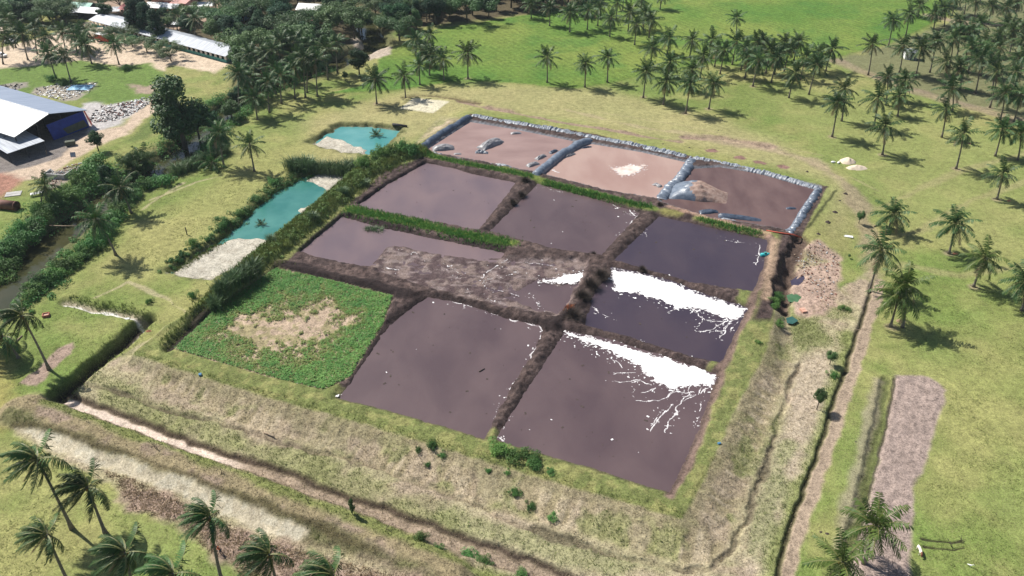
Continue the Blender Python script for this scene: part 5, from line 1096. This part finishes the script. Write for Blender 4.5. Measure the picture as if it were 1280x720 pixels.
def build_vehicles():
    p = at(130,52); t = thing('parked_truck', 'red truck with a white roof parked on the sandy yard', 'truck', (p[0],p[1],ground_z(*p)), R(-25))
    m = MB(); m.box((-.6,0,1.75),(4.6,2.2,2.1)); m.build('cargo_box', M_('red_paint'), t); m = MB(); m.box((-.6,0,2.88),(4.8,2.35,.14)); m.build('roof', M_('white_paint'), t)
    m = MB(); V = [(1.8,-1,.6),(3.5,-1,.6),(3.5,1,.6),(1.8,1,.6),(1.8,-1,2.4),(2.9,-1,2.4),(2.9,1,2.4),(1.8,1,2.4),(3.5,-1,1.5),(3.5,1,1.5)]; m.add(V, [(3,2,1,0),(4,5,6,7),(0,1,8,5,4),(1,2,9,8),(8,9,6,5),(2,3,7,6,9),(3,0,4,7)]); m.build('cab', M_('red_paint'), t)
    m = MB(); m.slab([(3.47,-.85,1.58),(3.47,.85,1.58),(2.95,.85,2.32),(2.95,-.85,2.32)], -.05); m.build('windscreen', M_('glass_dark'), t)
    for x in (-2.1, 2.6):
        for y in (-.95,.95): wheel(t, x, y)
    for px, py, ang, l, body in ((13,54,R(5),'white car parked under the trees at the left of the sandy yard','white_paint'),(2,71,R(-20),'pale car cut by the left edge of the picture','white_paint')):
        p = at(px, py); t = thing('parked_car', l, 'car', (p[0],p[1],ground_z(*p)), ang)
        m = MB(); prof = [(-2.1,.35),(-2.15,.85),(-1.3,1.0),(-.9,1.45),(.6,1.45),(1.2,.98),(2.1,.85),(2.15,.35)]; V = [(x,-.82,z) for x,z in prof]+[(x,.82,z) for x,z in prof]; n = len(prof)
        m.add(V, [tuple(range(n)), tuple(range(2*n-1,n-1,-1))]+[(i+1,i,i+n,i+1+n) if i < n-1 else (0,i,i+n,n) for i in range(n)]); m.build('body', M_(body), t)
        m = MB(); m.slab([(.66,-.72,1.42),(1.18,-.76,1.02),(1.18,.76,1.02),(.66,.72,1.42)], -.04); m.build('windscreen', M_('glass_dark'), t)
        for y in (-.835,.835): m = MB(); m.box((-.15,y,1.2),(1.5,.03,.34)); m.build('window', M_('glass_dark'), t)
        for x in (-1.3,1.35):
            for y in (-.75,.75): wheel(t, x, y, .33, .2)
# ------------------------------------------------------------------ people and animals
def skin(name, joints, bones, mat, parent=None, lv=2):
    """one continuous surface grown round a skeleton: joints name -> (x,y,z,rx,ry)"""
    K = list(joints); me = bpy.data.meshes.new(name+'_skeleton'); me.from_pydata([joints[k][:3] for k in K], [(K.index(a), K.index(b)) for a, b in bones], [])
    o = bpy.data.objects.new(name, me); COL.objects.link(o); m = o.modifiers.new('s','SKIN'); m.use_smooth_shade = True
    for i, k in enumerate(K): sv = me.skin_vertices[0].data[i]; r = joints[k][3:]; sv.radius = (r[0], r[-1]); sv.use_root = i == 0
    o.modifiers.new('d','SUBSURF').levels = lv
    dg = bpy.context.evaluated_depsgraph_get(); nm = bpy.data.meshes.new_from_object(o.evaluated_get(dg)); bpy.data.objects.remove(o)
    nm.name = name; nm.materials.clear(); nm.materials.append(mat); return link(name, nm, parent)
def build_person():
    p = at(277,693); t = thing('person', 'person in an orange shirt and dark trousers bending toward the near palm trunk', 'person', (p[0],p[1],ground_z(*p)+.02), R(178))
    sk = material('skin', (.19,.10,.065), (.23,.125,.08), 4, .6); oc = material('orange_cloth', (.52,.10,.03), (.60,.14,.05), 3, .8); dc = material('dark_cloth', (.03,.03,.04), (.05,.05,.06), 3, .9); hc = material('black_hair', (.012,.010,.009), (.02,.018,.016), 8, .6)
    J = {'pelvis':(0,0,.88,.125,.10),'chest':(.20,0,1.24,.145,.10),'neck':(.33,0,1.42,.055),'head':(.40,0,1.53,.085,.095),'crown':(.43,0,1.62,.07),
      'sl':(.24,.17,1.33,.06),'el':(.42,.21,1.12,.042),'wl':(.62,.12,1.13,.03),'hl':(.70,.10,1.15,.028),'sr':(.24,-.17,1.33,.06),'er':(.40,-.22,1.10,.042),'wr':(.60,-.13,1.06,.03),'hr':(.68,-.11,1.07,.028),
      'pl':(.0,.09,.82,.085),'kl':(.10,.11,.46,.058),'al':(-.02,.11,.08,.04),'tl':(.13,.12,.04,.035),'pr':(0,-.09,.82,.085),'kr':(.08,-.11,.46,.058),'ar':(-.10,-.11,.08,.04),'tr':(.05,-.12,.04,.035)}
    B = [('pelvis','chest'),('chest','neck'),('neck','head'),('head','crown'),('chest','sl'),('sl','el'),('el','wl'),('wl','hl'),('chest','sr'),('sr','er'),('er','wr'),('wr','hr'),('pelvis','pl'),('pl','kl'),('kl','al'),('al','tl'),('pelvis','pr'),('pr','kr'),('kr','ar'),('ar','tr')]
    body = skin('body', J, B, sk, t)
    F = MB()
    for s, h, w_ in ((1,'hl','wl'),(-1,'hr','wr')):
        hx, hy, hz = J[h][:3]
        for k in range(4): L_ = (.075,.085,.08,.062)[k]; y = hy+(k-1.5)*.018; F.tube([(hx,y,hz),(hx+L_*.6,y,hz+.012),(hx+L_,y-s*.012,hz-.012)],[.010,.009,.007],6)
        F.tube([(hx-.02,hy-s*.025,hz),(hx+.02,hy-s*.06,hz+.015),(hx+.05,hy-s*.062,hz+.01)],[.012,.010,.008],6)
    F.tube([(.475,0,1.545),(.505,0,1.525)],[.018,.012],6)
    for s in (-1,1): F.ball((.39,s*.092,1.545),.02,0,6)
    o = F.build('hands', sk, None, True)
    import bmesh
    bm = bmesh.new(); bm.from_mesh(body.data); bm.from_mesh(o.data); bm.to_mesh(body.data); bm.free(); bpy.data.objects.remove(o)
    g = 1.16
    S = {k: (*J[k][:3], *[r*1.18 for r in J[k][3:]]) for k in ('pelvis','chest','neck','sl','el','sr','er')}; S['neck'] = (.30,0,1.38,.075); S['pelvis'] = (0.02,0,.86,.15,.125)
    for a, b in (('el','sl'),('er','sr')): S[a] = tuple(.5*J[a][i]+.5*J[b][i] for i in range(3))+(.062,)
    skin('shirt', S, [('pelvis','chest'),('chest','neck'),('chest','sl'),('sl','el'),('chest','sr'),('sr','er')], oc, t)
    S = {'pelvis':(0,0,.87,.142,.118)}; S.update({k: (*J[k][:3], *[r*1.25 for r in J[k][3:]]) for k in ('pl','kl','al','pr','kr','ar')})
    skin('trousers', S, [('pelvis','pl'),('pl','kl'),('kl','al'),('pelvis','pr'),('pr','kr'),('kr','ar')], dc, t)
    m = MB(); m.ball((.405,0,1.60),.105,0,10,(1,.95,.75)); m.build('hair', hc, t, True)
def build_animals():
    p = at(1148.5,690.5); d = at(1152,698)-at(1146,683); t = thing('calf', 'white calf with a reddish brown head grazing beside the ploughed plot', 'calf', (p[0],p[1],ground_z(*p)), math.atan2(d[1],d[0]))
    wh = material('white_hide', (.66,.58,.50), (.76,.69,.62), 3, .8); br = material('brown_hide', (.18,.07,.04), (.24,.10,.06), 3, .8)
    J = {'rump':(-.52,0,.80,.19,.20),'belly':(-.1,0,.76,.20,.22),'chest':(.38,0,.76,.18,.23),'nk':(.66,0,.80,.11,.13),'po':(.86,0,.56,.085,.09),'mz':(1.0,0,.30,.05,.05),'tail':(-.72,0,.82,.035),'t2':(-.80,0,.45,.02),'t3':(-.8,0,.28,.03)}
    B = [('belly','rump'),('belly','chest'),('chest','nk'),('nk','po'),('po','mz'),('rump','tail'),('tail','t2'),('t2','t3')]
    for s, n in ((1,'l'),(-1,'r')):
        J.update({'fs'+n:(.40,s*.13,.58,.085),'fk'+n:(.42,s*.13,.32,.045),'ff'+n:(.40,s*.13,.03,.042),'hs'+n:(-.50,s*.14,.62,.11),'hk'+n:(-.42,s*.14,.46,.07),'hh'+n:(-.60,s*.14,.30,.045),'hf'+n:(-.56,s*.14,.03,.042),'e'+n:(.84,s*.20,.60,.03)})
        B += [('chest','fs'+n),('fs'+n,'fk'+n),('fk'+n,'ff'+n),('rump','hs'+n),('hs'+n,'hk'+n),('hk'+n,'hh'+n),('hh'+n,'hf'+n),('po','e'+n)]
    J2 = {'belly':J.pop('belly')}; J2.update(J); b = skin('body', J2, B, wh, t); b.data.materials.append(br)
    for f in b.data.polygons: f.material_index = 1 if f.center.x > .60+.05*math.sin(f.center.z*20) else 0
    p = at(1212.5,708); t = thing('egret', 'small white bird standing on the grass at the bottom right', 'bird', (p[0],p[1],ground_z(*p)), R(-35))
    fw = material('white_feather', (.80,.80,.78), (.88,.88,.86), 5, .8)
    J = {'b':(0,0,.36,.11,.12),'t':(-.28,0,.34,.06,.04),'tt':(-.42,0,.31,.03,.015),'n':(.14,0,.44,.05),'n2':(.20,0,.58,.03),'h':(.27,0,.64,.035),'bk':(.42,0,.60,.008),'l1':(0,.04,.22,.02),'l2':(.0,.04,.02,.012),'r1':(.02,-.04,.22,.02),'r2':(.05,-.04,.02,.012)}
    skin('body', J, [('b','t'),('t','tt'),('b','n'),('n','n2'),('n2','h'),('h','bk'),('b','l1'),('l1','l2'),('b','r1'),('r1','r2')], fw, t)
# ------------------------------------------------------------------ small things
def blob(px, py, rx, ry, h, mat, label, name, cat, seed, zref=0, rot=0):
    p = at(px, py, zref); n, m = 28, 10; V = []
    for i in range(m+1):
        r = i/m
        for k in range(n):
            a = 2*math.pi*k/n; w_ = .75+.5*float(fbm(np.array([math.cos(a)*1.5+seed]), np.array([math.sin(a)*1.5+r]), .9, 2, seed)[0]); x, y = math.cos(a)*r*rx*w_, math.sin(a)*r*ry*w_
            V.append((x*math.cos(rot)-y*math.sin(rot), x*math.sin(rot)+y*math.cos(rot), h*(1-r)**.8*(.85+.35*float(vn(np.array([x*2.+seed]), np.array([y*2.]), seed)[0]))-.1*r))
    F = [(i*n+k, (i+1)*n+k, (i+1)*n+(k+1)%n, i*n+(k+1)%n) for i in range(m) for k in range(n)]
    o = link(name, mesh_np(name, V, F, [mat], True), None, (p[0],p[1],ground_z(*p)-.02)); return tag(o, label, cat)
def build_small():
    blob(1060,202,2.2,1.9,1.3,M_('sand'),'taller pale heap of sand on the lawn','sand_heap','sand heap',3); blob(1071,210,2.8,1.5,.9,M_('sand'),'lower pale heap of sand touching the taller one','sand_heap','sand heap',5)
    for i,(x,y,l) in enumerate(((1041,203,'white sack left of the sand heaps, farther from them'),(1048,204,'white sack left of the sand heaps, nearer to them'))):
        p = at(x,y); m = MB(); m.ball((0,0,.22),.5,0,10,(1.1,.7,.55)); m.tube([(.45,0,.24),(.62,0,.28),(.72,0,.30)],[.16,.07,.13],8); o = m.build('sack', M_('white_paint'), None, True); o.location = (p[0],p[1],ground_z(*p)); o.rotation_euler = (0,0,i); tag(o, l, 'sack', 'white sacks by the sand heaps')
    # turquoise float
    p = at(956,319.5,LQ); t = thing('pump_float', 'turquoise drum float at the right edge of the dark violet pond', 'float', (p[0],p[1],LQ), R(4))
    m = MB(); m.tube([(-.95,0,.22),(-.9,0,.22),(.9,0,.22),(.95,0,.22)],[.34,.42,.42,.34],16); m.build('drum', M_('turquoise_plastic'), t, True)
    for x in (-.5,0,.5): m = MB(); m.tube([(x-.05,0,.22),(x+.05,0,.22)],[.45,.45],16); m.build('band', M_('turquoise_plastic'), t, True)
    m = MB(); m.box((0,0,.72),(.5,.4,.25)); m.build('pump', M_('turquoise_paint'), t)
    # rusty tank, trough wall and boards of the left bank
    a, b = at(-14,254,.9), at(21,258,.9); p = at(-14,256); t = thing('rusty_tank', 'big rusty brown cylinder lying on the grass at the left edge', 'tank', (a[0],a[1],1.0), math.atan2(*(b-a)[::-1])); L = np.linalg.norm(b-a)
    m = MB(); m.tube([(0,0,0),(L,0,0),(L,0,0),(L-.5,0,0)],[1.15,1.15,1.0,1.0],22,cap=True); m.build('shell', M_('rust'), t, True); m = MB(); m.tube([(L-.12,0,0),(L+.03,0,0)],[1.2,1.2],22,cap=False); m.build('rim', M_('rust'), t)
    a, b = at(56,221,.3), at(81,223,.3); d = b-a; t = thing('concrete_trough', 'grey concrete wall trough filled with rubble above the canal bushes', 'trough', (a[0],a[1],ground_z(*a)), math.atan2(d[1],d[0])); L = np.linalg.norm(d)
    m = MB(); m.box((L/2,0,.6),(L,.25,1.4)); m.box((.0,1.5,.6),(.25,2.7,1.4)); m.box((L,1.5,.6),(.25,2.7,1.4)); m.build('wall', M_('concrete'), t)
    m = MB(); r_ = random.Random(3)
    for i in range(40): m.box((r_.uniform(.3,L-.3), r_.uniform(.4,2.6), r_.uniform(.5,1.0)),(r_.uniform(.2,.6),r_.uniform(.2,.5),r_.uniform(.15,.4)),0,r_.uniform(0,3),(r_.uniform(-.6,.6),'X'))
    m.build('rubble', M_('concrete'), t)
    def board(px, py, w_, d_, h_, mat, label, name, cat, rz=0, tilt=None, z=0):
        p = at(px,py); m = MB(); m.box((0,0,h_/2),(w_,d_,h_),0,0,tilt); m.box((0,0,h_+.02),(w_*.9,d_*.08,.04),0,0,tilt); o = m.build(name, mat); o.location = (p[0],p[1],ground_z(*p)+z); o.rotation_euler = (0,0,rz); return tag(o, label, cat)
    board(92,196,1.3,.15,1.2,M_('blue_grey_sheet_roof'),'blue grey board standing on the dirt road','board','board',.2,(R(-25),'X')); board(48,244,3.2,1.2,.1,M_('white_paint'),'white sheet lying in the weeds above the canal','white_sheet','sheet',.5,None,.6)
    board(17,243,3.5,2.5,.15,M_('concrete'),'pale concrete slab behind the rusty cylinder','concrete_slab','slab',.3)
    p = at(89,182); m = MB(); m.box((0,0,.7),(2.4,1.3,1.0)); m.box((0,0,1.25),(2.5,1.4,.08)); m.tube([(-1,-.7,.1),(-1.5,-.9,1.4)],[.06,.06],6); o = m.build('scrap_bin', M_('olive_sheet')); o.location = (p[0],p[1],ground_z(*p)); o.rotation_euler = (0,0,.4); tag(o, 'dark olive bin in the shade before the blue tarpaulin', 'bin')
    p = at(59,194); m = MB(); m.tube([(0,0,-.2),(0.05,0,1.3)],[.1,.08],6); o = m.build('post', M_('timber')); o.location = (p[0],p[1],ground_z(*p)); tag(o, 'short post on the dirt road by the shelter', 'post')
    a, b = at3(62,282,.2), at3(101,282,.2); m = MB(); m.tube([a, (a+b)/2+Vector((0,0,-.1)), b],[.13,.12,.10],7); tag(m.build('pole', M_('timber'), None, True), 'reddish pole laid across the canal', 'pole')
    p = at(234,294); m = MB(); m.tube([(0,0,-.3),(0,.02,1.3),(.02,0,1.9)],[.13,.12,.10],7); o = m.build('post', M_('dark_timber'), None, True); o.location = (p[0],p[1],ground_z(*p)); tag(o, 'dark post at the bank of the turquoise basin', 'post')
    p = at(58,395); t = thing('brick_box', 'small open box of red bricks on the lawn at the left', 'brick box', (p[0],p[1],ground_z(*p)), R(20))
    m = MB()
    for s in (-1,1): m.box((s*.55,0,.22),(.14,1.0,.6)); m.box((0,s*.5,.22),(.95,.14,.597))
    m.build('brick_wall', M_('brick_red'), t); m = MB(); m.box((0,0,.3),(.94,.84,.05)); m.build('cover', material('pale_brick', (.42,.27,.21), (.5,.33,.26), 3, .9), t)
    def log(px0, py0, px1, py1, r, mat, label, name='log', cat='log', z=0.0):
        a, b = at(px0,py0), at(px1,py1); za = max(ground_z(*a), z)+r*.8; zb = max(ground_z(*b), z)+r*.8; m = MB(); A = Vector((*a,za)); B_ = Vector((*b,zb)); m.tube([A, A.lerp(B_,.4)+Vector((0,0,.04)), B_],[r,r*.9,r*.65],7); return tag(m.build(name, mat, None, True), label, cat)
    log(19,429,28,420,.16,M_('timber'),'pale log lying between the two palms at the left edge'); log(491,157,509,159,.42,M_('dark_timber'),'dark log lying on the meadow left of the lined basins')
    log(330,541,343,547,.13,M_('timber'),'pale pole on the slope below the weed bed','pole','pole'); log(520,567,522,562,.05,M_('timber'),'thin stick beside the small bush on the slope','stick','stick')
    log(1096,385,1101,386,.1,M_('timber'),'pale trunk scrap beside the track'); log(599,470,606,466,.10,M_('dead_twig'),'dark driftwood floating on the mauve pond','driftwood','driftwood',LQ)
    log(1092,284,1101,281,.16,M_('timber'),'dead wood at the foot of the short palm'); log(1070,413,1083,411,.06,M_('timber'),'stick lying across the track','stick','stick'); log(1073,437,1080,434,.05,M_('timber'),'second stick lying across the track lower down','stick','stick')
    for i,(x,y,l) in enumerate(((196,565,'dead branch stuck in the outer bank, leftmost'),(200,568,'dead branch on the outer bank right of the leftmost'),(235,578,'dead branch on the outer bank near the pale ditch'),(278,598,'dead branch on the outer bank middle'),(145,561,'dead branch at the upper edge of the pale muddy strip'),(387,633,'bent dead stick on the outer bank before the sapling'),(483,666,'dead branch right of the sapling'),(1190,683,'dead branch across the dark ruts on the lawn'),(1200,676,'dead branch at the right end of the dark ruts'),(110,532,'dead branch at the upper left of the outer bank'))):
        p = at(x,y,.6 if x < 500 else 0); m = MB(); r_ = random.Random(i+50); z0 = 0
        pts = [(0,0,-.1),(r_.uniform(-.3,.3),r_.uniform(-.3,.3),.5),(r_.uniform(-.8,.8),r_.uniform(-.5,.5),.9)]; m.tube(pts,[.06,.045,.02],5)
        for k in range(4): q0 = pts[1]; m.tube([q0,(q0[0]+r_.uniform(-.8,.8),q0[1]+r_.uniform(-.8,.8),q0[2]+r_.uniform(-.2,.5))],[.03,.012],4)
        o = m.build('dead_branch', M_('dead_twig')); o.location = (p[0],p[1],ground_z(*p)); tag(o, l, 'dead branch')
    for i,(x,y,s,l) in enumerate(((1055,248,.7,'dark stump on the lawn right of the basins, uppermost of five'),(1048,257,.45,'dark stump second from the top right of the basins'),(1042,271,.8,'dark stump in the middle of the five right of the basins'),(1033,284,.8,'dark stump fourth from the top right of the basins'),(1021,299,.6,'dark stump lowest of the five near the basin corner'),(1008,219,.6,'flat dark mound behind the right end of the basins'),(898,163,.4,'tiny dark mound behind the basins'),(828,186,.4,'tiny dark mound on the grass behind the pink basin'),(861,190,.4,'tiny dark mound on the grass behind the violet basin'),(1070,552,.3,'dark clod by the track shadow'),(1026,665,.35,'dark clod left of the ploughed plot'),(1034,667,.4,'second dark clod left of the ploughed plot'))):
        blob(x,y,s,s*.7,s*.6,M_('dead_twig'),l,'stump' if i < 5 else 'earth_mound','stump' if i < 5 else 'mound',60+i)
    for x,y,rx,h,l in ((273,690,1.0,.2,''),(1212,180,.7,.3,'rusty heap of husks beside a lawn palm shadow'),(1261,251,.6,.3,'small rusty heap of husks near the right edge'),(1106,291,.9,.4,'brown husk heap at the foot of the short palm'),(1194,317,.8,.25,'brown husk heap at the foot of the lone lawn palm'),(186,414,.7,.3,'orange red heap at the bend of the dark ditch'),(1126,401,1.0,.5,'bundle of fallen fronds between the twin palm trunks')):
        if l: blob(x,y,rx,rx*.7,h,material('husk_'+l.split()[0]+str(x),(.26,.11,.06),(.36,.17,.10),3,.9) if 'fronds' not in l else M_('palm_dry_leaf'),l,'husk_heap','husk heap',int(x)%50)
    board(1058,297,2.6,.8,.06,M_('white_paint'),'white sheet on the grass below the small round tree','white_sheet','sheet',-.3); board(253,478,.45,.45,.35,M_('blue_paint'),'tiny blue can on the slope below the weed bed','can','can',.3); board(897,564,.5,.3,.2,M_('blue_paint'),'tiny blue scrap on the slope right of the largest pond','plastic_scrap','scrap',.3); board(1004,388,.9,1.3,.35,material('orange_block',(.5,.28,.20),(.58,.34,.26),2,.9),'pale orange block on the pink rubble','block','block',.2)
    board(158,396,.8,.5,.2,M_('white_paint'),'white scrap beside the little stream, left','plastic_scrap','scrap',.3); board(184,396,1.0,.6,.2,M_('white_paint'),'white scrap at the bend of the dark ditch','plastic_scrap','scrap',.9)
    a = [at3(958,288,CR+.1),at3(975,291,CR+.25),at3(990,293,CR+.2),at3(1002,297,.9)]; m = MB(); m.tube(a,[.14]*4,7); tag(m.build('red_hose', M_('red_paint'), None, True), 'red hose along the front corner of the brown violet basin', 'hose')
    # rubbish and rubble of the yard: nobody could count it
    for nm, pts, n_, s, mats, l in (('rubble', [(110,150),(125,133),(155,128),(188,121),(192,126),(168,142),(140,152),(118,154)], 420, .42, ('concrete','white_paint','dark_timber','rust'), 'rubble and rubbish strewn right of the shed'),('rubbish', [(42,112),(70,105),(105,106),(122,103),(112,116),(80,125),(45,119)], 260, .36, ('concrete','white_paint','dark_timber'), 'rubbish strewn on the grass behind the shed'),('rubble', [(0,106),(28,105),(20,116),(0,117)], 80, .4, ('concrete','dark_timber'), 'grey rubble at the left edge behind the shed'),('rubble', [(60,222),(85,208),(118,198),(120,205),(85,222),(66,232)], 160, .35, ('concrete','timber','rust'), 'rubble on the slope above the canal'),('rubble', [(160,228),(190,205),(240,183),(256,170),(258,182),(236,196),(205,216),(170,233)], 160, .4, ('concrete','timber'), 'stones on the eroded canal slope'),('rubble', [(992,318),(1020,306),(1050,322),(1046,372),(1036,386),(1004,360)], 260, .22, ('concrete','timber','rust'), 'clods and stones on the pink rubble patch')):
        P = PL(pts); xy = scatter_in(P, n_, len(l)); r_ = random.Random(n_); zz = terrain(xy[:,0], xy[:,1])[0]; m = MB()
        for (x,y),z in zip(xy,zz): m.box((x,y,z+.08),(s*r_.uniform(.4,1.8),s*r_.uniform(.4,1.4),s*r_.uniform(.3,.8)),r_.randrange(len(mats)),r_.uniform(0,3),(r_.uniform(-.7,.7),r_.choice('XY')))
        tag(m.build(nm, [M_(k) for k in mats]), l, 'rubble' if nm == 'rubble' else 'rubbish', kind='stuff')
    p = at(101,109); m = MB(); 
    c = at(101,110); n = 14; V = []; 
    rg = np.random.default_rng(3); gx, gy = np.meshgrid(np.linspace(-3.6,3.6,n), np.linspace(-2.4,2.4,n)); Z = .1+.7*fbm(gx.ravel(), gy.ravel(), 1.4, 3, 9)*np.clip(1-(gx.ravel()/3.8)**2,0,1)*np.clip(1-(gy.ravel()/2.6)**2,0,1)
    idx = np.arange(n*n).reshape(n,n); F = np.stack([idx[:-1,:-1].ravel(), idx[:-1,1:].ravel(), idx[1:,1:].ravel(), idx[1:,:-1].ravel()],1)
    tag(link('crumpled_tarp', mesh_np('crumpled_tarp', np.stack([gx.ravel(), gy.ravel(), Z],1), F, [material('sky_blue_tarp',(.13,.30,.45),(.20,.40,.55),1,.5)], False), None, (c[0],c[1],ground_z(*c))), 'crumpled blue sheet on the rubbish behind the shed', 'tarp')
    for x,y,l in ((66,101,'dark bush at the foot of the left yard palms'),(80,105,'dark bush under the right yard palm behind the shed'),(159,88,'leafy bush on the yard grass below the lone palm')): shrub(x,y,2.0,2.0,l)
    # bits floating on the sludge
    for i,(k,n_) in enumerate((('P7',40),('P8',34),('P2',24),('P1',12),('P3',18),('P6',20))):
        xy = scatter_in(PONDS[k][0], n_, 500+i, 1.0); r_ = random.Random(i); m = MB()
        for x,y in xy: s = r_.choice((.08,.1,.12,.16,.28)); m.box((x,y,LQ+.015),(s*r_.uniform(.8,2.4),s,.05),0 if r_.random() < .85 else 1,r_.uniform(0,3))
        tag(m.build('floating_bits', [M_('dead_twig'), M_('foam')]), 'dark and white bits floating on '+{'P7':'the largest near pond','P8':'the mauve pond by the weed bed','P2':'the middle back pond','P1':'the far left pond','P3':'the dark violet pond','P6':'the dark pond with the foam sheet'}[k], 'debris', kind='stuff')
    # young plants standing in the turquoise water
    for x,y,l,g in ((327,281,'young green palm plant standing in the turquoise water',1.5),(471,170,'young green plant standing in the small turquoise pool',2.2)):
        p = at(x,y,-1); o = link('young_palm', CROWNS[('n', 0)] if ('n',0) in CROWNS else shrub_mesh('reed',0), None, (p[0],p[1],-1.0)); o.scale = (g*.28,)*3; tag(o, l, 'young palm')
# ------------------------------------------------------------------ build everything
import time
T0 = time.time()
def tick(s): print(f'[{time.time()-T0:6.1f}s] {s}')
RINGS += [tuple(at(x, y)) for x, y in ((804,121),(886,136),(857,142),(941,108),(1195,211),(1246,249),(1186,317),(1103,193),(1040,171),(1219,117),(1237,135),(1267,153),(1113,408),(1217,358),(585,99),(471,130))]
build_ground(); tick('ground')
build_ponds(); build_foam(); tick('ponds')
build_liners(); build_leaf_materials(); build_building_materials()
build_grass(); tick('grass'); build_shrubs(); tick('shrubs')
build_palms(); tick('palms'); build_trees(); tick('trees')
build_shed(); build_barn(); build_huts(); build_vehicles(); build_person(); build_animals(); build_small(); tick('things')
if HAZE:
    m = bpy.data.materials.new('thin_air'); m.use_nodes = True; N = m.node_tree.nodes; N.remove(N['Principled BSDF'])
    v = N.new('ShaderNodeVolumePrincipled'); v.inputs['Density'].default_value = HAZE; v.inputs['Color'].default_value = (.80,.92,1,1); v.inputs['Anisotropy'].default_value = .2
    m.node_tree.links.new(v.outputs[0], N['Material Output'].inputs['Volume'])
    mb = MB(); mb.box((0, 1500, 44), (16000, 15400, 106)); o = mb.build('haze', m); tag(o, 'thin pale haze over the far fields', 'haze', kind='stuff')
